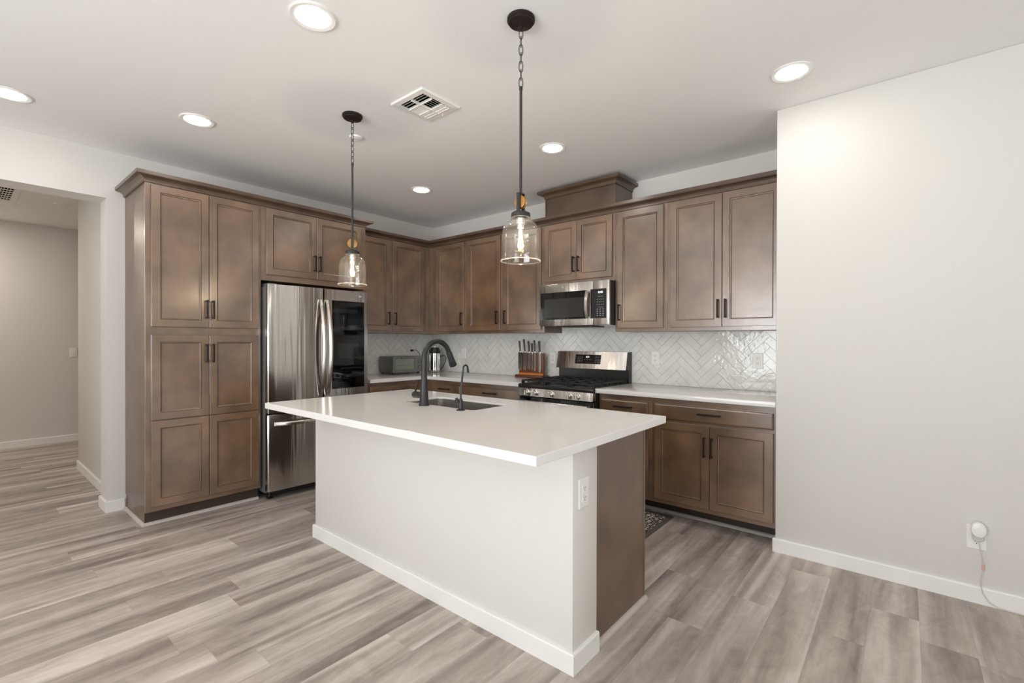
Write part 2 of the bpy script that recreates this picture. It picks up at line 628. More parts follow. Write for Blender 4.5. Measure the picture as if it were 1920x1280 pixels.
def text_mesh(name, body, size, mat, parent, loc, u, n, align='CENTER'):
    """flat lettering as a mesh; u = reading direction, n = facing direction"""
    cu = bpy.data.curves.new(name, 'FONT')
    cu.body = body
    cu.size = size
    cu.align_x = align
    cu.align_y = 'CENTER'
    cu.extrude = 0.0004
    tmp = bpy.data.objects.new(name + '_tmp', cu)
    COL.objects.link(tmp)
    bpy.context.view_layer.update()
    me = bpy.data.meshes.new_from_object(tmp.evaluated_get(bpy.context.evaluated_depsgraph_get()))
    bpy.data.objects.remove(tmp)
    u, n = Vector(u), Vector(n)
    v = n.cross(u)
    m = Matrix(((u.x, v.x, n.x, loc[0]), (u.y, v.y, n.y, loc[1]), (u.z, v.z, n.z, loc[2]), (0, 0, 0, 1)))
    o0 = Vector((0, 0, 0))
    p = parent
    while p is not None:
        o0 += p.location
        p = p.parent
    me.transform(Matrix.Translation(-o0) @ m)
    me.materials.clear()
    me.materials.append(M[mat])
    me.name = name
    o = bpy.data.objects.new(name, me)
    COL.objects.link(o)
    o.parent = parent
    return o

# ------------------------------------------------------------------ room shell
HEAD = 2.347          # underside of the hall opening
WT = 0.215            # wall thickness
WY = -0.665           # face of the wall on the right
WX = 3.967            # its outer corner
struct(MB().box(-3.8, ROOM_X1 + 0.15, ROOM_Y0 - 0.15, 0.12, -0.08, 0.0).build('floor', 'floor', smooth=False))
struct(MB().box(-3.8, ROOM_X1 + 0.15, ROOM_Y0 - 0.15, 0.12, H, H + 0.1).build('ceiling', 'ceiling', smooth=False))
w = MB()
w.box(-WT, 0, -3.158, 0.12, 0, H)
w.box(-WT, 0, -4.75, -3.158, HEAD, H)
w.box(-WT, 0, ROOM_Y0, -4.75, 0, H)
struct(w.build('wall_left', 'wall', smooth=False))
struct(MB().box(0, WX, 0, 0.12, 0, H).build('wall_back', 'wall', smooth=False))
struct(MB().box(WX, ROOM_X1, WY, 0.12, 0, H, bev=0.006).build('wall_right', 'wall'))
struct(MB().box(-1.785, -WT, -3.08, -2.94, 0, H, bev=0.005).build('wall_hall_side', 'wall'))
struct(MB().box(-3.72, -3.6, -6.0, -1.2, 0, H).build('wall_hall_end', 'wall', smooth=False))
w = MB()
w.box(-3.6, -WT, -6.12, -6.0, 0, H)
w.box(-3.6, -WT, -1.32, -1.2, 0, H)
struct(w.build('wall_hall_ends', 'wall', smooth=False))
# living room walls behind the camera, each with its window opening
w = MB()
sx0, sx1, sz0, sz1 = 1.7, 5.1, 0.12, 2.38
w.box(-WT, sx0, ROOM_Y0 - 0.15, ROOM_Y0, 0, H)
w.box(sx1, ROOM_X1 + 0.15, ROOM_Y0 - 0.15, ROOM_Y0, 0, H)
w.box(sx0, sx1, ROOM_Y0 - 0.15, ROOM_Y0, 0, sz0)
w.box(sx0, sx1, ROOM_Y0 - 0.15, ROOM_Y0, sz1, H)
struct(w.build('wall_front', 'wall', smooth=False))
w = MB()
ey0, ey1, ez0, ez1 = -5.9, -3.3, 0.4, 2.3
w.box(ROOM_X1, ROOM_X1 + 0.15, ROOM_Y0, ey0, 0, H)
w.box(ROOM_X1, ROOM_X1 + 0.15, ey1, WY, 0, H)
w.box(ROOM_X1, ROOM_X1 + 0.15, ey0, ey1, 0, ez0)
w.box(ROOM_X1, ROOM_X1 + 0.15, ey0, ey1, ez1, H)
struct(w.build('wall_east', 'wall', smooth=False))

wn = MB()
for x in (sx0, (sx0 + sx1) / 2 - 0.03, sx1 - 0.06):
    wn.box(x, x + 0.06, ROOM_Y0 - 0.10, ROOM_Y0 - 0.03, sz0, sz1)
for z in (sz0, sz1 - 0.06):
    wn.box(sx0 + 0.06, sx1 - 0.06, ROOM_Y0 - 0.10, ROOM_Y0 - 0.03, z, z + 0.06)
w1 = struct(wn.build('window_1', 'trim', smooth=False))
MB().box(sx0 + 0.06, sx1 - 0.06, ROOM_Y0 - 0.07, ROOM_Y0 - 0.06, sz0 + 0.06, sz1 - 0.06).build('pane', 'glass', w1, smooth=False)
wn = MB()
for y in (ey0, (ey0 + ey1) / 2 - 0.03, ey1 - 0.06):
    wn.box(ROOM_X1 + 0.03, ROOM_X1 + 0.10, y, y + 0.06, ez0, ez1)
for z in (ez0, ez1 - 0.06):
    wn.box(ROOM_X1 + 0.03, ROOM_X1 + 0.10, ey0 + 0.06, ey1 - 0.06, z, z + 0.06)
w2 = struct(wn.build('window_2', 'trim', smooth=False))
MB().box(ROOM_X1 + 0.06, ROOM_X1 + 0.07, ey0 + 0.06, ey1 - 0.06, ez0 + 0.06, ez1 - 0.06).build('pane', 'glass', w2, smooth=False)

BB = [(0, 0), (0.013, 0), (0.013, 0.076), (0.009, 0.082), (0, 0.082)]
struct(MB().sweep([(WX, -0.47), (WX, WY), (ROOM_X1, WY)], BB, 1).build('baseboard_right', 'trim', smooth=False))
struct(MB().sweep([(0, -3.056), (0, -3.158), (-WT, -3.158), (-WT, -3.08), (-1.785, -3.08), (-1.785, -2.94)], BB, -1).build('baseboard_left', 'trim', smooth=False))
struct(MB().sweep([(-3.6, -6.0), (-3.6, -1.32)], BB, 1).build('baseboard_hall', 'trim', smooth=False))

# ------------------------------------------------------------------ cabinets
DT = 0.020   # door thickness
def door_prof(fr=0.049):
    return [(0, 0), (0, DT - 0.002), (0.002, DT), (fr, DT), (fr + 0.0015, DT - 0.008), (fr + 0.0042, DT - 0.008),
            (fr + 0.006, DT - 0.0035), (fr + 0.010, DT - 0.005), (fr + 0.012, DT - 0.013), (fr + 0.014, DT - 0.013)]

FR = {  # facing: u direction (left to right seen from the front), normal
    'E': (Vector((0, 1, 0)), Vector((1, 0, 0))),     # faces +x
    'S': (Vector((1, 0, 0)), Vector((0, -1, 0))),    # faces -y
}
def fpt(face, plane, a, z, d=0.0):
    return Vector((plane + d, a, z)) if face == 'E' else Vector((a, plane - d, z))

def pull(face, plane, a, z, horiz, length, parent):
    """square bar pull centred at (a,z) on a front plane"""
    u, n = FR[face]
    m = MB()
    t = 0.0055
    L = length / 2
    def bx(a0, a1, z0, z1, d0, d1):
        p0, p1 = fpt(face, plane, a0, z0, d0), fpt(face, plane, a1, z1, d1)
        m.box(min(p0.x, p1.x), max(p0.x, p1.x), min(p0.y, p1.y), max(p0.y, p1.y), z0, z1, bev=0.0012, seg=1)
    if horiz:
        bx(a - L, a + L, z - t, z + t, 0.022, 0.033)
        for e in (-1, 1):
            c = a + e * (L - 0.008)
            bx(c - 0.006, c + 0.006, z - t, z + t, 0.0005, 0.0225)
    else:
        bx(a - t, a + t, z - L, z + L, 0.022, 0.033)
        for e in (-1, 1):
            c = z + e * (L - 0.008)
            bx(a - t, a + t, c - 0.006, c + 0.006, 0.0005, 0.0225)
    return m.build('handle', 'bronze', parent, smooth=False)

def door(face, frame, a0, a1, z0, z1, root, handle=None, hl=0.137):
    """shaker door; handle = (a, z) of the pull centre"""
    u, n = FR[face]
    m = MB().rings(fpt(face, frame, a0, z0), u, (0, 0, 1), n, a1 - a0, z1 - z0, door_prof())
    d = m.build('door', 'wood', root, smooth=False)
    if handle:
        pull(face, frame + (DT if face == 'E' else -DT), handle[0], handle[1], False, hl, d)
    return d

def drawer(face, frame, a0, a1, z0, z1, root, hl=0.15):
    u, n = FR[face]
    m = MB().rings(fpt(face, frame, a0, z0), u, (0, 0, 1), n, a1 - a0, z1 - z0, [(0, 0), (0, DT - 0.006), (0.003, DT - 0.002), (0.010, DT), (0.014, DT)])
    d = m.build('drawer_front', 'wood', root, smooth=False)
    pull(face, frame + (DT if face == 'E' else -DT), (a0 + a1) / 2, (z0 + z1) / 2 + 0.005, True, hl, d)
    return d

PF, UF, BF = 0.584, 0.305, 0.600     # face-frame planes: tall, upper, base cabinets
HZ = 1.525                           # centre height of upper pulls
Q = [(0, 0), (0.019, 0), (0.018, 0.007), (0.0135, 0.0135), (0.007, 0.018), (0, 0.019)]

# pantry
t = thing('pantry_cabinet', 'tall brown pantry cabinet with six doors beside the hall opening', 'cabinet', (0.3, -2.68, 0))
m = MB().box(0.001, PF - 0.02, -3.050, -2.303, 0.115, 2.3715)
m.box(0.001, 0.52, -3.046, -2.303, 0.0, 0.115)
m.build('cabinet_body', 'veneer', t, smooth=False)
m = MB()
m.box(PF - 0.02, PF, -3.054, -2.300, 0.1, 2.3715, bev=0.001, seg=1)
m.build('face_frame', 'wood', t, smooth=False)
MB().box(0.52, 0.53, -3.046, -2.303, 0.0, 0.0995).build('toe_kick', 'toekick', t, smooth=False)
ys = -2.6725
door('E', PF, -3.022, ys - 0.002, 1.382, 2.362, t, (-2.693, 1.515))
door('E', PF, ys + 0.002, -2.3225, 1.382, 2.362, t, (-2.650, 1.515))
door('E', PF, -3.022, ys - 0.002, 0.734, 1.3255, t, (-2.693, 1.192))
door('E', PF, ys + 0.002, -2.3225, 0.734, 1.3255, t, (-2.650, 1.192))
door('E', PF, -3.022, ys - 0.002, 0.136, 0.728, t)
door('E', PF, ys + 0.002, -2.3225, 0.136, 0.728, t)

# cabinet over the refrigerator, with its end panel running to the floor
t = thing('refrigerator_cabinet', 'brown two-door cabinet bridging over the stainless refrigerator', 'cabinet', (0.3, -1.82, 0))
MB().box(0.001, PF - 0.02, -2.2995, -1.342, 1.775, 2.3715).build('cabinet_body', 'veneer', t, smooth=False)
MB().box(PF - 0.02, PF, -2.2995, -1.342, 1.775, 2.3715, bev=0.001, seg=1).build('face_frame', 'wood', t, smooth=False)
MB().box(0.001, PF, -1.365, -1.342, 0.0, 1.775).build('end_panel', 'veneer', t, smooth=False)
door('E', PF, -2.262, -1.8405, 1.823, 2.362, t, (-1.862, 1.958))
door('E', PF, -1.8365, -1.400, 1.823, 2.362, t, (-1.815, 1.958))

# uppers on the left wall
t = thing('upper_cabinet', 'brown two-door upper cabinet between the refrigerator and the corner', 'cabinet', (0.15, -0.85, 1.366), 'upper cabinets')
MB().box(0.001, UF - 0.02, -1.3415, -0.001, 1.366, 2.3715).build('cabinet_body', 'veneer', t, smooth=False)
MB().box(UF - 0.02, UF, -1.3415, -UF, 1.366, 2.3715, bev=0.001, seg=1).build('face_frame', 'wood', t, smooth=False)
door('E', UF, -1.305, -0.8735, 1.3946, 2.362, t, (-0.895, HZ))
door('E', UF, -0.8335, -0.402, 1.3946, 2.362, t, (-0.808, HZ))

# uppers on the range wall
def upper_S(label, a0, a1, z0, doors, extra=0.0):
    t = thing('upper_cabinet', label, 'cabinet', ((a0 + a1) / 2, -0.15, z0), 'upper cabinets')
    MB().box(a0, a1, -UF + 0.02, -0.001, z0, 2.3715).build('cabinet_body', 'veneer', t, smooth=False)
    MB().box(a0, a1, -UF, -UF + 0.02, z0, 2.3715, bev=0.001, seg=1).build('face_frame', 'wood', t, smooth=False)
    for d0, d1, dz, h in doors:
        door('S', -UF, d0, d1, dz, 2.362, t, h)
    return t
upper_S('single-door brown upper cabinet set into the wall corner', UF + 0.001, 0.9115, 1.366, [(0.429, 0.886, 1.3946, (0.862, HZ))])
upper_S('brown two-door upper cabinet above the knife block', 0.912, 1.9545, 1.366,
        [(0.938, 1.409, 1.3946, (1.376, HZ)), (1.456, 1.9245, 1.3946, (1.488, HZ))])
upper_S('short brown two-door upper cabinet directly above the microwave', 1.955, 2.6945, 1.800,
        [(1.971, 2.3185, 1.835, (2.295, 1.972)), (2.3215, 2.668, 1.835, (2.345, 1.972))])
upper_S('single-door brown upper cabinet just right of the microwave', 2.695, 3.1455, 1.366, [(2.722, 3.1155, 1.3946, (2.744, HZ))])
upper_S('wide brown two-door upper cabinet against the white side wall', 3.146, WX - 0.001, 1.366,
        [(3.171, 3.5525, 1.3946, (3.529, HZ)), (3.5565, 3.938, 1.3946, (3.581, HZ))])

CRO = [(-0.02, 2.372), (0.007, 2.372), (0.007, 2.386), (0.012, 2.396), (0.022, 2.404), (0.034, 2.408), (0.048, 2.409), (0.048, 2.413), (0.056, 2.413), (0.056, 2.437), (-0.02, 2.437)]
tag(MB().sweep([(0.001, -3.054), (PF, -3.054), (PF, -1.342), (UF + 0.06, -1.342)], CRO, 1).build('crown_molding', 'shaded_crownwood', smooth=False, org=(0.3, -2.2, 2.372)),
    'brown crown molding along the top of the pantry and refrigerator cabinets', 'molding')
tag(MB().sweep([(UF, -1.341), (UF, -UF), (WX - 0.001, -UF)], CRO, 1).build('crown_molding', 'shaded_crownwood', smooth=False, org=(1.5, -0.3, 2.372)),
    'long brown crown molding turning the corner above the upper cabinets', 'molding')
t = thing('cabinet_riser', 'brown boxed riser with its own crown standing above the microwave cabinet', 'cabinet', (2.33, -0.15, 2.437))
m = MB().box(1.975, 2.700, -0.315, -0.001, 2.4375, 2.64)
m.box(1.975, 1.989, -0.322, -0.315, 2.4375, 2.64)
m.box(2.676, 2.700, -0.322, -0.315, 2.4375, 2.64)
m.build('riser_box', 'shaded_crownwood', t, smooth=False)
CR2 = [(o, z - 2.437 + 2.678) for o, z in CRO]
MB().sweep([(1.975, -0.001), (1.975, -0.322), (2.700, -0.322), (2.700, -0.001)], CR2, 1).build('crown', 'shaded_crownwood', t, smooth=False)

# base cabinets
def base_cab(face, label, a0, a1, drawers, doors, loc, inner=None):
    t = thing('base_cabinet', label, 'cabinet', loc, 'base cabinets')
    def bx(m, a0, a1, d0, d1, z0, z1, bev=0):
        if face == 'E':
            m.box(d0, d1, a0, a1, z0, z1, bev, 1)
        else:
            m.box(a0, a1, -d1, -d0, z0, z1, bev, 1)
        return m
    m = bx(MB(), a0, a1, 0.02, BF - 0.02, 0.115, 0.878)
    bx(m, a0, a1, 0.02, 0.44, 0, 0.115)
    m.build('cabinet_body', 'veneer', t, smooth=False)
    bx(MB(), a0, a1, BF - 0.02, BF, 0.112, 0.878, 0.001).build('face_frame', 'wood', t, smooth=False)
    bx(MB(), a0, a1, 0.44, 0.447, 0, 0.1145).build('toe_kick', 'toekick', t, smooth=False)
    fr = BF if face == 'E' else -BF
    for d0, d1, hl in drawers:
        drawer(face, fr, d0, d1, 0.731, 0.835, t, hl)
    for d0, d1, h in doors:
        door(face, fr, d0, d1, 0.145, 0.709, t, h)
    return t
base_cab('E', 'brown base cabinet right of the refrigerator under the toaster oven', -1.340, -0.6215, [(-1.31, -0.665, 0.15)],
         [(-1.31, -0.99, (-1.01, 0.567)), (-0.986, -0.665, (-0.966, 0.567))], (0.3, -0.98, 0))
base_cab('S', 'brown base cabinet with narrow drawer beside the inner corner', BF + 0.022, 1.158, [(0.697, 1.137, 0.15)],
         [(0.697, 1.137, (1.115, 0.567))], (0.9, -0.3, 0))
base_cab('S', 'brown base cabinet with wide drawer just left of the range', 1.159, 1.945, [(1.183, 1.920, 0.16)],
         [(1.183, 1.549, (1.525, 0.567)), (1.553, 1.920, (1.575, 0.567))], (1.55, -0.3, 0))
base_cab('S', 'narrow brown base cabinet just right of the range', 2.711, 3.1495, [(2.731, 3.1215, 0.15)],
         [(2.731, 3.1215, (2.755, 0.567))], (2.93, -0.3, 0))
base_cab('S', 'wide brown base cabinet with one drawer and two doors by the white wall', 3.150, WX - 0.001, [(3.175, 3.946, 0.15)],
         [(3.175, 3.5575, (3.530, 0.567)), (3.5625, 3.946, (3.578, 0.567))], (3.55, -0.3, 0))

# grey shoe moldings on the floor
struct(MB().sweep([(0.016, -3.0465), (0.5305, -3.0465), (0.5305, -2.303)], Q, 1).build('trim_1', 'shoe', smooth=False))
struct(MB().sweep([(2.715, -0.4475), (WX - 0.014, -0.4475)], Q, 1).build('trim_2', 'shoe', smooth=False))

# ------------------------------------------------------------------ worktops and backsplash
CT0, CT1 = 0.8795, 0.914
L = [(0.001, -1.3405), (0.663, -1.3405), (0.663, -0.663), (1.9505, -0.663), (1.9505, -0.001), (0.001, -0.001)]
tag(MB().prism(L, 'z', CT0, CT1, bev=0.003).build('countertop', 'quartz', org=(0.9, -0.4, CT0), smooth=True),
    'white quartz countertop turning the corner left of the range', 'countertop', 'countertops')
tag(MB().box(2.708, WX - 0.001, -0.663, -0.001, CT0, CT1, bev=0.003).build('countertop', 'quartz', org=(3.3, -0.33, CT0)),
    'white quartz countertop between the range and the white side wall', 'countertop', 'countertops')

def clip(poly, x0, x1, y0, y1):
    for ax, lim, sg in ((0, x0, 1), (0, x1, -1), (1, y0, 1), (1, y1, -1)):
        out = []
        for i in range(len(poly)):
            a, b = poly[i - 1], poly[i]
            da, db = (a[ax] - lim) * sg, (b[ax] - lim) * sg
            if (da >= 0) != (db >= 0):
                k = da / (da - db)
                out.append((a[0] + (b[0] - a[0]) * k, a[1] + (b[1] - a[1]) * k))
            if db >= 0:
                out.append(b)
        poly = out
        if not poly:
            return poly
    return poly

def herringbone(regions, face, phase):
    """individual glazed tiles laid at 45 degrees, clipped to each rectangle"""
    W, n, g = 0.0587, 4, 0.0011
    m = MB()
    c = math.cos(PI / 4)
    a_min = min(r[0] for r in regions); a_max = max(r[1] for r in regions)
    z_min = min(r[2] for r in regions); z_max = max(r[3] for r in regions)
    rng = 90
    for iy in range(-rng, rng):
        for ix in range(-rng, rng):
            k = (ix - iy) % (2 * n)
            if k == 0:
                rect = (ix, ix + n, iy, iy + 1)
            elif k == 2 * n - 1:
                rect = (ix, ix + 1, iy, iy + n)
            else:
                continue
            x0, x1, y0, y1 = rect[0] * W + g, rect[1] * W - g, rect[2] * W + g, rect[3] * W - g
            quad = [((x - y) * c + phase[0], (x + y) * c + phase[1]) for x, y in ((x0, y0), (x1, y0), (x1, y1), (x0, y1))]
            if max(q[0] for q in quad) < a_min or min(q[0] for q in quad) > a_max or max(q[1] for q in quad) < z_min or min(q[1] for q in quad) > z_max:
                continue
            cx, cz = sum(q[0] for q in quad) / 4, sum(q[1] for q in quad) / 4
            d0 = 0.0085 + random.uniform(-0.0006, 0.0006)
            tx, tz = random.gauss(0, 0.006), random.gauss(0, 0.006)
            for R in regions:
                pl = clip(quad, R[0], R[1], R[2], R[3])
                if len(pl) < 3:
                    continue
                top, bot = [], []
                for a, z in pl:
                    d = d0 + tx * (a - cx) + tz * (z - cz)
                    if face == 'S':
                        top.append(m.bm.verts.new((a, -d, z))); bot.append(m.bm.verts.new((a, -0.003, z)))
                    else:
                        top.append(m.bm.verts.new((d, a, z))); bot.append(m.bm.verts.new((0.003, a, z)))
                try:
                    m.bm.faces.new(top)
                    for i in range(len(pl)):
                        j = (i + 1) % len(pl)
                        m.bm.faces.new((top[i], bot[i], bot[j], top[j]))
                except ValueError:
                    pass
    return m
t = thing('tile_backsplash', 'glossy white herringbone tile backsplash along the range wall', 'backsplash', (2, 0, 0.914), 'backsplashes')
MB().box(0.010, WX - 0.001, -0.0050, -0.001, 0.9145, 1.3655).box(1.9555, 2.694, -0.0050, -0.001, 1.3655, 1.46).build('grout', 'grout', t, smooth=False)
herringbone([(0.010, WX - 0.002, 0.9145, 1.3655), (1.957, 2.693, 1.3655, 1.46)], 'S', (3.311, 1.079)).build('tiles', 'tile', t, smooth=False)
t = thing('tile_backsplash', 'glossy white herringbone tile backsplash behind the toaster oven', 'backsplash', (0, -0.7, 0.914), 'backsplashes')
MB().box(0.001, 0.0050, -1.341, -0.012, 0.9145, 1.3655).build('grout', 'grout', t, smooth=False)
herringbone([(-1.341, -0.012, 0.9145, 1.3655)], 'E', (0.02, 1.079)).build('tiles', 'tile', t, smooth=False)

# ------------------------------------------------------------------ island
t = thing('kitchen_island', 'white kitchen island with a drywall front and brown cabinet end', 'island', (2.6, -2.0, 0))
MB().box(1.604, 3.592, -2.374, -2.187, 0, CT0 - 0.0005, bev=0.004).build('knee_wall', 'wall', t)
MB().sweep([(1.604, -2.187), (1.604, -2.374), (3.592, -2.374), (3.592, -2.187)], BB, 1).build('baseboard', 'trim', t, smooth=False)
m = MB().box(1.645, 3.570, -2.1865, -2.170, 0.0, CT0 - 0.0005)
m.box(1.645, 3.570, -1.720, -1.700, 0.115, CT0 - 0.0005)
m.box(1.645, 1.663, -2.170, -1.720, 0.0, CT0 - 0.0005)
m.box(3.552, 3.570, -2.170, -1.720, 0.0, CT0 - 0.0005)
m.box(1.663, 3.552, -2.170, -1.720, 0.115, 0.133)
m.box(1.663, 3.552, -1.775, -1.760, 0.0, 0.115)
m.build('cabinet_body', 'veneer', t, smooth=False)
m = MB().box(3.570, 3.576, -2.1865, -1.700, 0.0, CT0 - 0.0005)
m.box(3.5695, 3.578, -1.700, -1.682, 0.0, CT0 - 0.0005)
m.build('end_panel', 'veneer', t, smooth=False)
MB().sweep([(3.5765, -2.186), (3.5765, -1.684)], Q, 1).build('shoe_molding', 'shoe', t, smooth=False)

def slab_with_hole(x0, x1, y0, y1, hx0, hx1, hy0, hy1, rad, z0, z1):
    m = MB()
    bm = m.bm
    K = 6
    corners = [((x0, y0), (hx0 + rad, hy0 + rad), PI), ((x1, y0), (hx1 - rad, hy0 + rad), 1.5 * PI),
               ((x1, y1), (hx1 - rad, hy1 - rad), 0), ((x0, y1), (hx0 + rad, hy1 - rad), 0.5 * PI)]
    lay = []
    for z in (z0, z1):
        O = [bm.verts.new((c[0][0], c[0][1], z)) for c in corners]
        A = [[bm.verts.new((c[1][0] + rad * math.cos(c[2] + PI / 2 * k / K), c[1][1] + rad * math.sin(c[2] + PI / 2 * k / K), z)) for k in range(K + 1)] for c in corners]
        for i in range(4):
            j = (i + 1) % 4
            for k in range(K):
                bm.faces.new((O[i], A[i][k], A[i][k + 1]))
            bm.faces.new((O[i], A[i][K], A[j][0], O[j]))
        lay.append((O, A))
    (O0, A0), (O1, A1) = lay
    for i in range(4):
        j = (i + 1) % 4
        bm.faces.new((O0[i], O0[j], O1[j], O1[i]))
    f0 = [v for a in A0 for v in a]
    f1 = [v for a in A1 for v in a]
    for i in range(len(f0)):
        j = (i + 1) % len(f0)
        bm.faces.new((f0[i], f1[i], f1[j], f0[j]))
    return m
ob = slab_with_hole(1.632, 3.661, -2.703, -1.623, 2.196, 2.796, -2.112, -1.815, 0.03, CT0, CT1).build('island_countertop', 'quartz', org=(2.65, -2.16, CT0), smooth=False)
bv = ob.modifiers.new('ease', 'BEVEL')
bv.width = 0.003
bv.segments = 2
bv.limit_method = 'ANGLE'
tag(ob, 'white quartz countertop on the island with a sink cutout', 'countertop')

t = thing('sink', 'undermount stainless sink sunk into the island countertop', 'sink', (2.496, -1.96, 0.66))
m = MB()
def rrect(x0, x1, y0, y1, r, z, K=6):
    out = []
    for cx, cy, a in ((x0 + r, y0 + r, PI), (x1 - r, y0 + r, 1.5 * PI), (x1 - r, y1 - r, 0), (x0 + r, y1 - r, PI / 2)):
        for k in range(K + 1):
            out.append((cx + r * math.cos(a + PI / 2 * k / K), cy + r * math.sin(a + PI / 2 * k / K), z))
    return out
loops = []
for ins, z, r in ((0.0066, 0.904, 0.03), (0.008, 0.904, 0.03), (0.012, 0.70, 0.03), (0.02, 0.672, 0.04), (0.05, 0.668, 0.05)):
    loops.append([m.bm.verts.new(p) for p in rrect(2.190 + ins, 2.802 - ins, -2.118 + ins, -1.809 - ins, r, z)])
for A, B in zip(loops, loops[1:]):
    for i in range(len(A)):
        j = (i + 1) % len(A)
        m.bm.faces.new((A[i], A[j], B[j], B[i]))
m.bm.faces.new(loops[-1])
m.build('basin', 'sink', t)
MB().lathe((2.496, -1.96, 0.669), [(0.045, 0), (0.045, 0.003), (0.03, 0.004), (0.028, 0.001)]).build('drain', 'chrome', t)

# faucets
t = thing('kitchen_faucet', 'tall matte black gooseneck faucet with a pull-down head on the island', 'faucet', (2.446, -2.16, CT1))
MB().lathe((2.446, -2.16, CT1), [(0.031, 0.0003), (0.031, 0.006), (0.0275, 0.012), (0.022, 0.09), (0.0185, 0.14), (0.0165, 0.185), (0.0165, 0.20)]).build('base', 'faucet', t)
pts = [(2.446, -2.16, CT1 + 0.195), (2.446, -2.16, CT1 + 0.26)]
R, cy, cz = 0.098, -2.062, CT1 + 0.272
for k in range(0, 17):
    a = PI - k / 16 * PI * 0.89
    pts.append((2.446, cy + R * math.cos(a), cz + R * math.sin(a)))
MB().tube(pts, 0.0155, 16).build('neck', 'faucet', t)
e = Vector(pts[-1]); d = (e - Vector(pts[-2])).normalized()
MB().tube([e - d * 0.002, e + d * 0.004, e + d * 0.05, e + d * 0.088, e + d * 0.094], [0.0165, 0.018, 0.0195, 0.0235, 0.0215], 20).build('spray_head', 'faucet', t)
h = MB().tube([(2.430, -2.16, CT1 + 0.058), (2.352, -2.155, CT1 + 0.056), (2.344, -2.155, CT1 + 0.056)], [0.0175, 0.0195, 0.015], 18).build('valve', 'faucet', t)
MB().tube([(2.362, -2.157, CT1 + 0.072), (2.374, -2.157, CT1 + 0.10), (2.388, -2.157, CT1 + 0.145)], [0.0055, 0.0055, 0.0045], 10).build('lever', 'faucet', h)
t = thing('water_filter_faucet', 'small thin black drinking water faucet beside the gooseneck faucet', 'faucet', (2.742, -2.153, CT1))
MB().lathe((2.742, -2.153, CT1), [(0.024, 0.0003), (0.024, 0.004), (0.012, 0.007), (0.0115, 0.05), (0.006, 0.066)]).build('base', 'faucet', t)
pts = [(2.742, -2.153, CT1 + 0.062), (2.742, -2.152, CT1 + 0.11), (2.742, -2.140, CT1 + 0.19), (2.742, -2.134, CT1 + 0.222)]
for k in range(1, 9):
    a = PI - k / 8 * PI * 0.85
    pts.append((2.742, -2.118 + 0.017 * math.cos(a), CT1 + 0.224 + 0.017 * math.sin(a)))
pts.append((2.742, -2.098, CT1 + 0.200))
MB().tube(pts, [0.0055] * 3 + [0.005] * (len(pts) - 4) + [0.0065], 10).build('spout', 'faucet', t)
MB().tube([(2.735, -2.153, CT1 + 0.02), (2.722, -2.153, CT1 + 0.035), (2.712, -2.153, CT1 + 0.052), (2.708, -2.153, CT1 + 0.064)], [0.005, 0.010, 0.012, 0.006], 12).build('lever', 'faucet', t)

# ------------------------------------------------------------------ refrigerator
t = thing('refrigerator', 'stainless french-door refrigerator with dark glass door panel', 'refrigerator', (0.36, -1.84, 0))
FY0, FYM, FY1 = -2.290, -1.826, -1.388
m = MB().box(0.04, 0.615, FY0 + 0.006, FY1 - 0.004, 0.055, 1.722, bev=0.004)
m.build('cabinet_shell', 'grey_body', t)
MB().box(0.615, 0.634, FY0 + 0.012, FY1 - 0.012, 0.07, 1.715).build('gasket', 'blackplastic', t, smooth=False)
for y in (FY0 + 0.05, FY1 - 0.05):
    MB().box(0.52, 0.665, y - 0.035, y + 0.035, 1.7225, 1.748, bev=0.006).build('hinge_cover', 'grey_body', t)
    MB().lathe((0.60, y, 0.0), [(0.02, 0.0), (0.024, 0.012), (0.012, 0.02), (0.012, 0.056)], 16).build('foot', 'blackplastic', t)
MB().box(0.45, 0.60, FY0 + 0.03, FY1 - 0.03, 0.02, 0.054).build('base_grille', 'blackplastic', t, smooth=False)

def arc_x(y):   # gently bowed door faces across the whole front
    s_ = (y - (FY0 + FY1) / 2) / ((FY1 - FY0) / 2)
    return 0.703 - 0.013 * s_ * s_
def bowed(y0, y1, z0, z1, xb, n=14, r=0.007):
    pl = [(xb, y0), (xb, y1), (arc_x(y1) - r, y1)]
    for k in range(n + 1):
        y = y1 - r - (y1 - y0 - 2 * r) * k / n
        pl.append((arc_x(y), y))
    pl.append((arc_x(y0) - r, y0))
    return MB().prism(pl, 'z', z0, z1, bev=0.0025)
dl = bowed(FY0, FYM - 0.003, 0.702, 1.738, 0.635).build('door', 'steel', t)
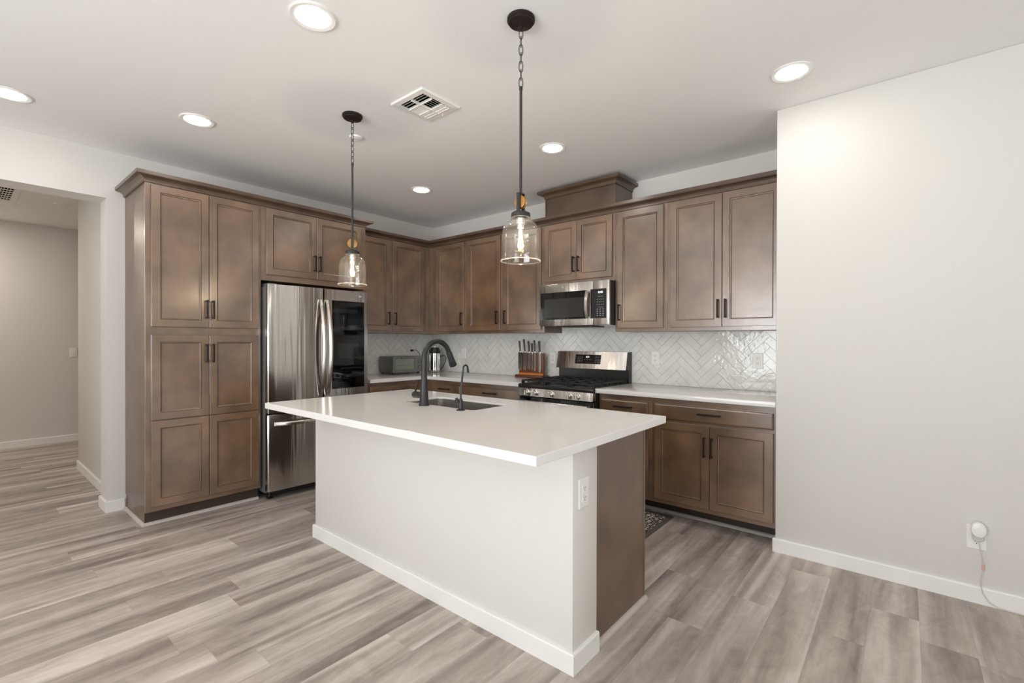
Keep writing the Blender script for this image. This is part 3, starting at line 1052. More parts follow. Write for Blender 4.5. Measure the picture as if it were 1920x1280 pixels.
# right door: frame around a glazed cavity
GY0, GY1, GZ0, GZ1 = -1.752, -1.424, 0.860, 1.642
def front_frame():
    m = MB()
    y0, y1, z0, z1 = FYM + 0.003, FY1, 0.702, 1.738
    def pt(y, z, x=None):
        return m.bm.verts.new((arc_x(y) if x is None else x, y, z))
    ysl = [y0] + [GY0 + (GY1 - GY0) * k / 8 for k in range(9)] + [y1]
    zsl = [z0, GZ0, GZ1, z1]
    F = [[pt(y, z) for z in zsl] for y in ysl]
    for i in range(len(ysl) - 1):
        for k in range(3):
            if 1 <= i <= 8 and k == 1:
                continue
            m.bm.faces.new((F[i][k], F[i + 1][k], F[i + 1][k + 1], F[i][k + 1]))
    Bk = [[pt(y, z, 0.635) for z in (z0, z1)] for y in ysl]
    for i in range(len(ysl) - 1):
        m.bm.faces.new((F[i][0], F[i + 1][0], Bk[i + 1][0], Bk[i][0]))
        m.bm.faces.new((F[i][3], F[i + 1][3], Bk[i + 1][1], Bk[i][1]))
        m.bm.faces.new((Bk[i][0], Bk[i + 1][0], Bk[i + 1][1], Bk[i][1]))
    for i in (0, len(ysl) - 1):
        m.bm.faces.new((F[i][0], F[i][1], F[i][2], F[i][3], Bk[i][1], Bk[i][0]))
    return m
dr = front_frame().build('door', 'steel', t)
g = MB()
A = []
for k in range(9):
    y = GY0 + (GY1 - GY0) * k / 8
    A.append([g.bm.verts.new((arc_x(y) - 0.001, y, z)) for z in (GZ0, GZ1)])
for a, b in zip(A, A[1:]):
    g.bm.faces.new((a[0], b[0], b[1], a[1]))
gl = g.build('glass_panel', 'tinted', dr)
c = MB().box(0.6365, 0.640, GY0, GY1, GZ0, GZ1)
for y in (GY0, GY1 - 0.003):
    c.box(0.640, 0.688, y, y + 0.003, GZ0, GZ1)
for z in (GZ0, GZ1 - 0.003):
    c.box(0.640, 0.688, GY0 + 0.003, GY1 - 0.003, z, z + 0.003)
c.build('door_cavity', 'blackplastic', dr, smooth=False)
for z0, z1, y0, y1 in ((1.535, 1.572, GY0 + 0.02, GY1 - 0.06), (1.38, 1.405, GY0 + 0.004, GY1 - 0.004), (1.125, 1.26, GY0 + 0.08, GY1 - 0.05), (1.03, 1.045, GY0 + 0.1, GY1 - 0.004), (0.955, 0.975, GY0 + 0.15, GY1 - 0.02)):
    MB().box(0.645, 0.682, y0, y1, z0, z1, bev=0.003).build('door_bin', 'bin', dr)
dz = bowed(FY0, FY1, 0.078, 0.690, 0.635).build('freezer_drawer', 'steel', t)

def bow_handle_v(y, z0, z1, parent):
    m = MB()
    n = 20
    rows = []
    for k in range(n + 1):
        s_ = k / n
        z = z0 + (z1 - z0) * s_
        x = arc_x(y) + 0.0005 + 0.058 * (1 - abs(2 * s_ - 1) ** 2.2) + 0.001
        tck = 0.016
        rows.append([m.bm.verts.new(p) for p in ((x, y - 0.015, z), (x + tck * 0.6, y - 0.017, z), (x + tck, y, z), (x + tck * 0.6, y + 0.017, z), (x, y + 0.015, z))])
    for a, b in zip(rows, rows[1:]):
        for i in range(5):
            j = (i + 1) % 5
            m.bm.faces.new((a[i], a[j], b[j], b[i]))
    m.bm.faces.new(rows[0])
    m.bm.faces.new(rows[-1][::-1])
    return m.build('handle', 'steel_light', parent, angle=40)
bow_handle_v(-1.857, 0.815, 1.640, dl)
hr = bow_handle_v(-1.797, 0.815, 1.640, dr)
m = MB()
n = 16
rows = []
for k in range(n + 1):
    s_ = k / n
    y = -2.235 + (0.80) * s_
    x = arc_x(y) + 0.001 + 0.045 * (1 - abs(2 * s_ - 1) ** 5)
    rows.append([m.bm.verts.new(p) for p in ((x, y, 0.600), (x + 0.015, y, 0.602), (x + 0.018, y, 0.618), (x + 0.012, y, 0.630), (x, y, 0.630))])
for a, b in zip(rows, rows[1:]):
    for i in range(5):
        j = (i + 1) % 5
        m.bm.faces.new((a[i], a[j], b[j], b[i]))
m.bm.faces.new(rows[0])
m.bm.faces.new(rows[-1][::-1])
m.build('handle', 'steel_light', dz, angle=40)
# small round maker's emblem with two looping strokes
lx = arc_x(-1.468) + 0.001
m = MB()
m.tube([(lx, -1.476 + 0.006 * math.cos(a), 1.694 + 0.010 * math.sin(a)) for a in [2 * PI * k / 16 for k in range(16)]], 0.0013, 6, closed=True)
m.tube([(lx, -1.466, 1.701), (lx, -1.462, 1.687), (lx, -1.456, 1.699)], 0.0013, 6)
m.build('emblem', 'plate', dr)

# ------------------------------------------------------------------ microwave
t = thing('microwave', 'stainless over-the-range microwave hung under the short cabinet', 'microwave', (2.33, -0.2, 1.42))
MX0, MX1, MF, MZ0, MZ1 = 1.976, 2.693, -0.41, 1.4225, 1.7985
MB().box(MX0 + 0.002, MX1 - 0.002, MF + 0.024, -0.010, MZ0 + 0.004, MZ1 - 0.001, bev=0.002, seg=1).build('housing', 'blackplastic', t, smooth=False)
d = MB().box(MX0, 2.539, MF, MF + 0.022, MZ0, MZ1, bev=0.004).build('door', 'steel_light', t)
MB().box(1.991, 2.474, MF - 0.0015, MF - 0.0002, 1.479, 1.723, bev=0.0005, seg=1).build('window', 'blackgloss', d, smooth=False)
MB().box(2.035, 2.448, MF - 0.0022, MF - 0.0016, 1.497, 1.665).build('window_screen', simple('dark_screen', (0.035, 0.034, 0.03, 1), 0.12), d, smooth=False)
m = MB()
rows = []
for k in range(13):
    s_ = k / 12
    z = 1.480 + 0.236 * s_
    y = MF - 0.012 - 0.024 * (1 - abs(2 * s_ - 1) ** 2.5)
    rows.append([m.bm.verts.new(p) for p in ((2.476, y, z), (2.480, y - 0.010, z), (2.506, y - 0.010, z), (2.510, y, z))])
for a, b in zip(rows, rows[1:]):
    for i in range(4):
        j = (i + 1) % 4
        m.bm.faces.new((a[i], a[j], b[j], b[i]))
m.bm.faces.new(rows[0]); m.bm.faces.new(rows[-1][::-1])
m.box(2.482, 2.504, MF - 0.014, MF - 0.0003, 1.480, 1.494)
m.box(2.482, 2.504, MF - 0.014, MF - 0.0003, 1.702, 1.716)
m.build('handle', 'steel_light', d)
p_ = MB().box(2.541, MX1, MF, MF + 0.022, MZ0, MZ1, bev=0.004).build('control_panel', 'steel_light', t)
MB().box(2.516, 2.667, MF - 0.0016, MF - 0.0002, 1.479, 1.727).build('keypad', 'blackgloss', p_, smooth=False)
text_mesh('clock_display', '8:00', 0.026, 'digits', p_, (2.612, MF - 0.002, 1.697), (1, 0, 0), (0, -1, 0))
k = MB()
for r in range(4):
    for c in range(3):
        k.box(2.578 + c * 0.027, 2.588 + c * 0.027, MF - 0.0024, MF - 0.0017, 1.498 + r * 0.018, 1.505 + r * 0.018)
for r in range(3):
    for c in range(4):
        k.box(2.578 + c * 0.019, 2.585 + c * 0.019, MF - 0.0024, MF - 0.0017, 1.592 + r * 0.022, 1.597 + r * 0.022)
k.box(2.585, 2.640, MF - 0.0024, MF - 0.0017, 1.571, 1.573)
k.box(2.585, 2.640, MF - 0.0024, MF - 0.0017, 1.662, 1.664)
k.build('key_legends', 'keys', p_, smooth=False)
m = MB().prism([(MF + 0.03, MZ0 + 0.003), (-0.02, MZ0 - 0.010), (-0.02, MZ0 + 0.0035), (MF + 0.03, MZ0 + 0.0038)], 'x', MX0 + 0.02, MX1 - 0.02)
m.build('underside', 'steel', t, smooth=False)
MB().box(2.14, 2.50, MF + 0.05, -0.14, MZ0 - 0.012, MZ0 - 0.001).build('vent', 'blackplastic', t, smooth=False)
# round emblem above the window
MB().lathe((2.232, MF - 0.0008, 1.765), [(0.0085, 0.0006), (0.0085, -0.0004), (0.0065, -0.0004)], 20, axis='y').build('emblem', 'chrome', d)

# ------------------------------------------------------------------ range
RX0, RX1 = 1.953, 2.7065
t = thing('gas_range', 'stainless gas range with black grates and rear control panel', 'range', (2.33, -0.35, 0))
MB().box(RX0 + 0.002, RX1 - 0.002, -0.640, -0.012, 0.06, 0.895).build('oven_body', 'blackplastic', t, smooth=False)
for x in (RX0 + 0.06, RX1 - 0.06):
    for y in (-0.48, -0.08):
        MB().lathe((x, y, 0), [(0.02, 0), (0.02, 0.015), (0.012, 0.02), (0.012, 0.061)], 12).build('leg', 'blackplastic', t)
m = MB().box(RX0, RX1, -0.690, -0.014, 0.896, 0.913, bev=0.004)
m.box(RX0, RX1, -0.694, -0.640, 0.878, 0.912, bev=0.006)
m.build('cooktop', 'enamel', t)
cp = MB().prism([(-0.6395, 0.812), (-0.700, 0.812), (-0.690, 0.8775), (-0.6395, 0.8775)], 'x', RX0 + 0.004, RX1 - 0.004, bev=0.002).build('knob_panel', 'steel_light', t)
for x in (2.057, 2.144, 2.311, 2.490, 2.570):
    kb = MB()
    kb.lathe((x, -0.694, 0.843), [(0.024, 0.001), (0.024, -0.005), (0.020, -0.007), (0.0185, -0.026), (0.015, -0.030)], 24, axis='y')
    kb.box(x - 0.0055, x + 0.0055, -0.738, -0.715, 0.823, 0.863, bev=0.002, seg=1)
    kb.build('knob', 'knob', cp)
od = MB().box(RX0 + 0.004, RX1 - 0.004, -0.680, -0.641, 0.215, 0.802, bev=0.004).build('oven_door', 'blackgloss', t)
MB().box(RX0 + 0.004, RX1 - 0.004, -0.684, -0.6805, 0.215, 0.745).build('door_panel', 'steel', od, smooth=False)
MB().box(RX0 + 0.12, RX1 - 0.12, -0.6855, -0.6845, 0.33, 0.63).build('oven_window', 'blackgloss', od, smooth=False)
m = MB().tube([(RX0 + 0.03, -0.728, 0.765), (RX1 - 0.03, -0.728, 0.765)], 0.013, 16)
for x in (RX0 + 0.05, RX1 - 0.05):
    m.box(x - 0.012, x + 0.012, -0.728, -0.681, 0.755, 0.775)
m.build('oven_handle', 'steel_light', od)
MB().box(RX0 + 0.004, RX1 - 0.004, -0.680, -0.641, 0.07, 0.208, bev=0.004).build('storage_drawer', 'steel', t)
# burners and grates
bm_ = []
for x, y, r in ((2.09, -0.20, 0.04), (2.09, -0.50, 0.05), (2.33, -0.34, 0.055), (2.57, -0.20, 0.04), (2.57, -0.50, 0.05)):
    MB().lathe((x, y, 0.913), [(r + 0.012, 0.0002), (r + 0.012, 0.006), (r, 0.008), (r, 0.016), (r - 0.006, 0.019)], 24).build('burner', 'castiron', t)
for gx0, gx1 in ((1.965, 2.205), (2.209, 2.451), (2.455, 2.695)):
    m = MB()
    gy0, gy1, z0, z1, b = -0.66, -0.095, 0.934, 0.946, 0.011
    for y in (gy0, gy1 - b):
        m.box(gx0, gx1, y, y + b, z0, z1, bev=0.002, seg=1)
    for x in (gx0, gx1 - b):
        m.box(x, x + b, gy0 + b, gy1 - b, z0, z1, bev=0.002, seg=1)
    for q in range(1, 4):
        y = gy0 + (gy1 - gy0) * q / 4
        m.box(gx0 + b, gx1 - b, y - b / 2, y + b / 2, z0, z1 + 0.001, bev=0.002, seg=1)
    xm = (gx0 + gx1) / 2
    m.box(xm - b / 2, xm + b / 2, gy0 + b, gy1 - b, z0 + 0.0005, z1 + 0.0005, bev=0.002, seg=1)
    for q in range(9):
        y = gy0 + 0.03 + (gy1 - gy0 - 0.06) * q / 8
        m.box(gx0 - 0.0, gx0 + b, y - 0.006, y + 0.006, 0.917, z0)
        m.box(gx1 - b, gx1, y - 0.006, y + 0.006, 0.917, z0)
    for x in (gx0, gx1 - 0.014):
        for y in (gy0, gy1 - 0.014):
            m.box(x, x + 0.014, y, y + 0.014, 0.9135, z0)
    m.build('grate', 'castiron', t, smooth=False)
MB().box(RX0 + 0.012, RX1 - 0.012, -0.070, -0.014, 0.913, 1.035).build('backguard_riser', 'enamel', t, smooth=False)
# sloped stainless head of the backguard
bg = MB().prism([(-0.012, 1.030), (-0.106, 1.030), (-0.070, 1.188), (-0.012, 1.192)], 'x', RX0, RX1 - 0.014, bev=0.003).build('backguard', 'steel_light', t)
MB().prism([(-0.0125, 0.913), (-0.066, 0.913), (-0.069, 1.030), (-0.103, 1.032), (-0.066, 1.186), (-0.0125, 1.190)], 'x', RX1 - 0.0138, RX1 - 0.001).build('end_cap', 'enamel', t, smooth=False)
sl = Vector((0, 0.036, 0.158)).normalized()
nn = Vector((0, -sl.z, sl.y))
def bgp(x, s_, d):
    b = Vector((x, -0.106, 1.030)) + sl * s_ + nn * d
    return b
m = MB().rings(bgp(2.163, 0.045, 0.0005), (1, 0, 0), sl, nn, 0.272, 0.088, [(0, 0), (0, 0.0012)])
m.build('control_display', 'blackgloss', bg, smooth=False)
b = bgp(2.297, 0.110, 0.0025)
text_mesh('clock_display', '8:01', 0.022, 'digits', bg, b, (1, 0, 0), nn)
k = MB()
for (xs, ss) in (((2.19, 2.21, 2.235), (0.06, 0.075, 0.09, 0.105)), ((2.375, 2.39, 2.405, 2.418), (0.06, 0.075, 0.09, 0.105, 0.12)), ((2.262, 2.286, 2.31, 2.33), (0.083,))):
    for x in xs:
        for s_ in ss:
            k.rings(bgp(x, s_, 0.0018), (1, 0, 0), sl, nn, 0.008, 0.004, [(0, 0), (0, 0.0003)])
k.build('key_legends', 'keys', bg, smooth=False)

# ------------------------------------------------------------------ things on the counters
t = thing('toaster_oven', 'small grey toaster oven with glass door on the corner counter', 'toaster oven', (0.19, -0.62, CT1))
TY0, TY1, TX0, TX1, TZ0, TZ1 = -0.828, -0.425, 0.060, 0.318, 0.934, 1.112
MB().box(TX0, TX1 - 0.012, TY0, TY1, TZ0, TZ1, bev=0.010).build('housing', 'toaster', t)
for x in (TX0 + 0.03, TX1 - 0.04):
    for y in (TY0 + 0.03, TY1 - 0.03):
        MB().lathe((x, y, CT1), [(0.012, 0.0003), (0.012, 0.02)], 12).build('foot', 'blackplastic', t)
f = MB()
x0, x1 = TX1 - 0.0118, TX1
f.box(x0, x1, TY0 + 0.002, TY0 + 0.030, TZ0 + 0.002, TZ1 - 0.002, bev=0.002, seg=1)
f.box(x0, x1, TY1 - 0.105, TY1 - 0.090, TZ0 + 0.002, TZ1 - 0.002, bev=0.002, seg=1)
f.box(x0, x1, TY0 + 0.030, TY1 - 0.105, TZ0 + 0.002, TZ0 + 0.026, bev=0.002, seg=1)
f.box(x0, x1, TY0 + 0.030, TY1 - 0.105, TZ1 - 0.026, TZ1 - 0.002, bev=0.002, seg=1)
dd = f.build('door', 'grey_body', t)
MB().box(TX1 - 0.009, TX1 - 0.006, TY0 + 0.031, TY1 - 0.106, TZ0 + 0.027, TZ1 - 0.027).build('window', 'greenish', dd, smooth=False)
MB().box(TX1 - 0.0117, TX1 - 0.0105, TY0 + 0.031, TY1 - 0.106, TZ0 + 0.027, TZ1 - 0.027).build('interior', 'mint', dd, smooth=False)
m = MB()
for z in (TZ0 + 0.075,):
    m.tube([(TX1 - 0.0098, TY0 + 0.035, z), (TX1 - 0.0098, TY1 - 0.11, z)], 0.0015, 6)
for q in range(8):
    y = TY0 + 0.05 + q * 0.03
    m.tube([(TX1 - 0.0098, y, TZ0 + 0.065), (TX1 - 0.0098, y, TZ0 + 0.082)], 0.001, 6)
m.build('rack', 'chrome', dd)
m = MB().tube([(TX1 + 0.022, TY0 + 0.10, TZ1 - 0.012), (TX1 + 0.022, TY1 - 0.17, TZ1 - 0.012)], 0.007, 10)
for y in (TY0 + 0.11, TY1 - 0.18):
    m.box(TX1 + 0.0002, TX1 + 0.024, y - 0.006, y + 0.006, TZ1 - 0.017, TZ1 - 0.007)
m.build('door_handle', 'grey_body', dd)
cpn = MB().box(x0, x1, TY1 - 0.088, TY1 - 0.002, TZ0 + 0.002, TZ1 - 0.002, bev=0.002, seg=1).build('control_panel', 'grey_body', t)
for z in (TZ0 + 0.055, TZ0 + 0.115):
    MB().lathe((TX1 + 0.0002, TY1 - 0.045, z), [(0.019, 0), (0.018, 0.014), (0.015, 0.018)], 20, axis='x').build('dial', 'toaster', cpn)
t = thing('power_cord', 'short black power cord plugged into the backsplash beside the toaster oven', 'cord', (0.02, -0.34, 1.17))
MB().tube([(0.0105, -0.345, 1.170), (0.030, -0.345, 1.170), (0.042, -0.340, 1.172), (0.047, -0.335, 1.173)], [0.013, 0.013, 0.009, 0.005], 12).build('plug', 'blackplastic', t)
MB().tube([(0.045, -0.337, 1.173), (0.056, -0.318, 1.176), (0.062, -0.290, 1.165), (0.062, -0.262, 1.135), (0.058, -0.243, 1.08), (0.055, -0.235, 1.00), (0.055, -0.238, 0.945), (0.058, -0.255, 0.922), (0.066, -0.31, 0.919), (0.075, -0.38, 0.930), (0.080, -0.424, 0.945)], 0.0036, 8).build('wire', 'blackplastic', t)

t = thing('french_press', 'chrome and glass french press with black lid in the counter corner', 'french press', (0.257, -0.188, CT1))
c0 = Vector((0.257, -0.188, CT1))
MB().lathe(c0, [(0.058, 0.012), (0.058, 0.19), (0.0585, 0.215), (0.060, 0.222)], 32, capb=False).build('carafe', 'chrome', t)
m = MB().lathe(c0, [(0.060, 0.0005), (0.062, 0.004), (0.062, 0.022), (0.0585, 0.024), (0.0585, 0.011), (0.02, 0.011)], 32)
m.lathe(c0, [(0.0590, 0.200), (0.0615, 0.200), (0.0615, 0.222), (0.0590, 0.222)], 32, capa=False, capb=False)
for k in range(5):
    a = 2 * PI * k / 5 + 0.5
    x, y = math.cos(a), math.sin(a)
    m.tube([c0 + Vector((0.0605 * x, 0.0605 * y, 0.02)), c0 + Vector((0.0605 * x, 0.0605 * y, 0.205))], 0.005, 8)
m.build('frame', 'chrome', t)
MB().lathe(c0, [(0.064, 0.224), (0.066, 0.230), (0.066, 0.252), (0.050, 0.290), (0.030, 0.292)], 32).build('lid', 'blackplastic', t)
pl = MB().lathe(c0, [(0.004, 0.05), (0.004, 0.300), (0.014, 0.302), (0.016, 0.314), (0.006, 0.32)], 16).build('plunger', 'chrome', t)
MB().lathe(c0, [(0.055, 0.085), (0.055, 0.10), (0.01, 0.104)], 32).build('filter_disc', 'chrome', pl)
hx = Vector((0.75, 0.66, 0)).normalized()
m = MB().tube([c0 + hx * a + Vector((0, 0, z)) for a, z in ((0.062, 0.175), (0.085, 0.195), (0.115, 0.198), (0.132, 0.178), (0.134, 0.150), (0.122, 0.11), (0.10, 0.07), (0.08, 0.035), (0.061, 0.022))], 0.0055, 10)
m.build('handle', 'blackplastic', t)

# knife block and its knives
t = thing('knife_block', 'cherry wood magnetic knife block standing left of the range', 'knife block', (1.65, -0.1, CT1))
MB().box(1.468, 1.826, -0.152, -0.045, CT1 + 0.0004, CT1 + 0.026, bev=0.003).build('base', 'blockdark', t)
MB().box(1.493, 1.806, -0.112, -0.088, CT1 + 0.0265, CT1 + 0.248, bev=0.002).build('board', 'blockwood', t)
MB().box(1.493, 1.806, -0.1165, -0.1125, CT1 + 0.0265, CT1 + 0.046).build('ledge', simple('light_cherry', (0.62, 0.22, 0.05, 1), 0.35), t, smooth=False)
KN = [  # x, tip z, blade width, handle bottom z, handle top z, lean, label
    (1.515, 0.985, 0.056, 1.180, 1.286, 0.010, 'broad-bladed chef knife at the left end of the wooden block'),
    (1.576, 0.985, 0.048, 1.180, 1.302, 0.012, 'tallest dark-handled knife, second from the left on the block'),
    (1.631, 0.990, 0.044, 1.178, 1.282, 0.008, 'wide knife third from the left on the wooden block'),
    (1.671, 0.990, 0.018, 1.172, 1.262, 0.004, 'short black-handled paring knife in the middle of the block'),
    (1.703, 0.975, 0.030, 1.180, 1.292, 0.004, 'slim knife just right of the paring knife on the block'),
    (1.766, 0.965, 0.034, 1.176, 1.284, 0.006, 'slim pointed knife at the right end of the wooden block'),
]
for x, zt, bw, zh, ze, ln, lab in KN:
    k = thing('kitchen_knife', lab, 'knife', (x, -0.12, zt), 'knives on the wooden block')
    yb = -0.1166
    m = MB().prism([(x - bw / 2 + 0.002, zh - 0.012), (x + bw / 2, zh - 0.012), (x + bw / 2, zt + 0.05), (x + bw * 0.25, zt), (x - bw / 2 + 0.002, zt + 0.012)], 'y', yb - 0.0024, yb)
    m.build('blade', 'blade', k, smooth=False)
    MB().box(x - 0.008, x + 0.008, yb - 0.010, yb + 0.003, zh - 0.012, zh, bev=0.002, seg=1).build('bolster', 'chrome', k)
    yc = yb - 0.0035
    MB().tube([(x, yc, zh + 0.0005), (x - ln * 0.3, yc, zh + 0.02), (x - ln * 0.6, yc, (zh + ze) / 2), (x - ln, yc - 0.002, ze - 0.004)], [0.0075, 0.0085, 0.0095, 0.0105], 12).build('handle', 'handlewood', k)
    MB().lathe((x - ln, yc - 0.002, ze - 0.0045), [(0.0106, 0), (0.0100, 0.004), (0.006, 0.006)], 12).build('end_cap', 'bronze', k)

# ------------------------------------------------------------------ floor mat
t = thing('kitchen_mat', 'dark grey kitchen mat with cream floral pattern between island and range', 'mat', (2.6, -0.81, 0))
MB().box(1.95, 3.283, -1.115, -0.520, 0.0003, 0.009, bev=0.003).build('border', 'matborder', t)
MB().box(2.00, 3.252, -1.065, -0.575, 0.0092, 0.0105).build('patterned_field', 'rug', t, smooth=False)

# ------------------------------------------------------------------ outlets and switches
def plate(kind, face, plane, a, z, label, group, w=0.072, h=0.116):
    """wall plate; kind = outlet or switch"""
    u, n = FR[face]
    cen = fpt(face, plane, a, z)
    t = thing('wall_outlet' if kind == 'outlet' else 'light_switch', label, kind if kind == 'outlet' else 'light switch', cen, group)
    o = cen - u * w / 2 - Vector((0, 0, h / 2))
    MB().rings(o, u, (0, 0, 1), n, w, h, [(0, 0.0003), (0, 0.004), (0.003, 0.006), (0.006, 0.006)]).build('cover_plate', 'plate', t, smooth=False)
    iw, ih = 0.034, 0.068
    o2 = cen - u * iw / 2 - Vector((0, 0, ih / 2))
    MB().rings(o2, u, (0, 0, 1), n, iw, ih, [(0, 0.0062), (0, 0.008), (0.002, 0.0085)]).build('receptacle' if kind == 'outlet' else 'rocker', 'plate', t, smooth=False)
    if kind == 'outlet':
        m = MB()
        for zc in (-0.019, 0.019):
            for du in (-0.006, 0.006):
                m.rings(cen + u * (du - 0.001) + Vector((0, 0, zc - 0.002)), u, (0, 0, 1), n, 0.0022, 0.009, [(0, 0.0086), (0, 0.0088)])
            m.rings(cen + u * -0.002 + Vector((0, 0, zc - 0.010)), u, (0, 0, 1), n, 0.004, 0.004, [(0, 0.0086), (0, 0.0088)])
        m.build('slots', 'slot', t, smooth=False)
    return t
plate('outlet', 'S', -0.0095, 2.923, 1.140, 'white outlet on the tile backsplash right of the range', 'backsplash plates')
plate('outlet', 'S', -0.0095, 3.724, 1.140, 'white outlet on the tile backsplash near the white side wall', 'backsplash plates')
plate('outlet', 'S', -0.0095, 1.852, 1.115, 'white outlet half hidden behind the range control panel', 'backsplash plates')
plate('switch', 'S', -0.0095, 0.565, 1.140, 'white switch on the backsplash right of the french press', 'backsplash plates')
plate('outlet', 'E', 3.592, -2.2985, 0.684, 'white outlet on the white end of the island', None)
plate('outlet', 'S', WY, 4.850, 0.322, 'white outlet low on the right wall behind a plug-in device', None)
plate('switch', 'E', -3.6, -2.885, 1.128, 'white light switch on the far hall wall', None)
plate('switch', 'S', -3.08, -0.62, 1.165, 'white light switch on the hall side wall seen edge-on', None)

t = thing('plug_in_device', 'rounded white plug-in device on the outlet at far right', 'plug-in device', (4.855, WY, 0.355))
yw = WY - 0.0095
m = MB().lathe((4.855, yw, 0.368), [(0.026, 0), (0.029, -0.006), (0.030, -0.022), (0.026, -0.032), (0.014, -0.036)], 28, axis='y')
bmesh.ops.scale(m.bm, verts=m.bm.verts[:], vec=(1, 1, 1.28), space=Matrix.Translation((-4.855, -yw, -0.368)))
m.build('shell', 'plate', t)
MB().lathe((4.855, yw, 0.330), [(0.024, 0), (0.024, -0.012), (0.018, -0.016)], 24, axis='y').build('back_shell', 'cord', t)
cd = thing('charging_cord', 'thin grey cord hanging from the plug-in device to the floor', 'cord', (4.87, WY, 0.2))
MB().tube([(4.858, yw - 0.012, 0.302), (4.862, yw - 0.013, 0.26), (4.872, yw - 0.010, 0.20), (4.872, yw - 0.010, 0.170), (4.864, yw - 0.010, 0.13), (4.864, WY - 0.019, 0.10),
           (4.872, WY - 0.018, 0.06), (4.893, WY - 0.018, 0.025), (4.925, WY - 0.020, 0.006), (5.0, WY - 0.022, 0.0045), (5.6, WY - 0.03, 0.0045)], 0.0022, 8).build('wire', 'cord', cd)
MB().tube([(4.872, yw - 0.010, 0.202), (4.872, yw - 0.010, 0.172)], 0.005, 10).build('connector', 'redtag', cd)

# ------------------------------------------------------------------ ceiling fixtures
def can(loc, label):
    t = thing('recessed_light', label, 'recessed light', loc, 'recessed ceiling lights')
    x, y, z = loc
    MB().lathe(loc, [(0.098, -0.0003), (0.098, -0.004), (0.092, -0.007), (0.074, -0.0045), (0.071, -0.0012)], 40, capa=False, capb=False).build('trim_ring', 'trim', t)
    MB().lathe(loc, [(0.0708, -0.0022), (0.068, -0.0075), (0.060, -0.0100), (0.03, -0.0112), (0.002, -0.0115)], 40).build('lens', 'lens', t)
    a = area('recessed_lamp', (x, y, z - 0.014), (0, 0, 0), 0.13, 0.13, CAN_W, (1.0, 0.96, 0.91), 'DISK', PI)
    a.parent = t
    a.location = (0, 0, -0.014)
    return t
can((2.587, -2.896, H), 'lit round recessed light at top centre, nearest the camera')
can((1.079, -2.889, H), 'lit round recessed light above and in front of the pantry')
can((0.620, -3.690, H), 'lit round recessed light cut by the left edge above the hall opening')
can((2.586, -1.078, H), 'lit round recessed light in front of the microwave riser')
can((1.092, -1.075, H), 'lit round recessed light nearest the inner wall corner')
can((4.111, -1.081, H), 'lit round recessed light near the top of the right wall')
area('hall_lamp', (-2.9, -4.3, H - 0.02), (0, 0, 0), 0.15, 0.15, 25, (1.0, 0.89, 0.77), 'DISK')

t = thing('ceiling_vent', 'square white louvered air vent in the kitchen ceiling', 'air vent', (2.36, -2.08, H))
VX, VY, VH = 2.36, -2.08, 0.147
MB().rings((VX - VH, VY + VH, H - 0.0003), (1, 0, 0), (0, -1, 0), (0, 0, -1), 2 * VH, 2 * VH, [(0, 0), (0.006, 0.009), (0.038, 0.011), (0.040, 0.004), (0.041, 0.002)], back=False, fill=False).build('frame', 'trim', t, smooth=False)
MB().box(VX - 0.106, VX + 0.106, VY - 0.106, VY + 0.106, H - 0.0022, H - 0.0012).build('duct', 'slot', t, smooth=False)
def louver(m, along, a0, a1, b, tilt):
    """one slat running along an axis, pitched by tilt"""
    w2, th = 0.0078, 0.0007
    dz = 0.0044 * tilt
    if along == 'x':
        P = [(a0, b - w2, H - 0.0095 - dz), (a1, b - w2, H - 0.0095 - dz), (a1, b + w2, H - 0.0095 + dz), (a0, b + w2, H - 0.0095 + dz)]
    else:
        P = [(b - w2, a0, H - 0.0095 - dz), (b - w2, a1, H - 0.0095 - dz), (b + w2, a1, H - 0.0095 + dz), (b + w2, a0, H - 0.0095 + dz)]
    A = [m.bm.verts.new(p) for p in P]
    B = [m.bm.verts.new((p[0], p[1], p[2] - th)) for p in P]
    m.bm.faces.new(A); m.bm.faces.new(B[::-1])
    for i in range(4):
        j = (i + 1) % 4
        m.bm.faces.new((A[i], A[j], B[j], B[i]))
lv = MB()
r = 0.104
for q in range(3):
    b = 0.05 + 0.022 * q
    for s0, s1 in ((-r, -0.004), (0.004, r)):
        louver(lv, 'x', VX + s0, VX + s1, VY - b, 1)
        louver(lv, 'x', VX + s0, VX + s1, VY + b, -1)
for q in range(5):
    b = 0.012 + 0.0205 * q
    louver(lv, 'y', VY - 0.038, VY + 0.038, VX + b, -1)
    louver(lv, 'y', VY - 0.038, VY + 0.038, VX - b, 1)
lv.box(VX - 0.004, VX + 0.004, VY - r, VY + r, H - 0.017, H - 0.003)
lv.box(VX - r, VX - 0.0045, VY - 0.042, VY - 0.038, H - 0.017, H - 0.003)
lv.box(VX + 0.0045, VX + r, VY - 0.042, VY - 0.038, H - 0.017, H - 0.003)
lv.box(VX - r, VX - 0.0045, VY + 0.038, VY + 0.042, H - 0.017, H - 0.003)
lv.box(VX + 0.0045, VX + r, VY + 0.038, VY + 0.042, H - 0.017, H - 0.003)
lv.build('louvers', 'trim', t, smooth=False)
MB().cyl((VX + 0.008, VY + 0.128, H - 0.0105), (VX + 0.008, VY + 0.128, H - 0.022), 0.003, seg=8).build('damper_lever', 'trim', t)

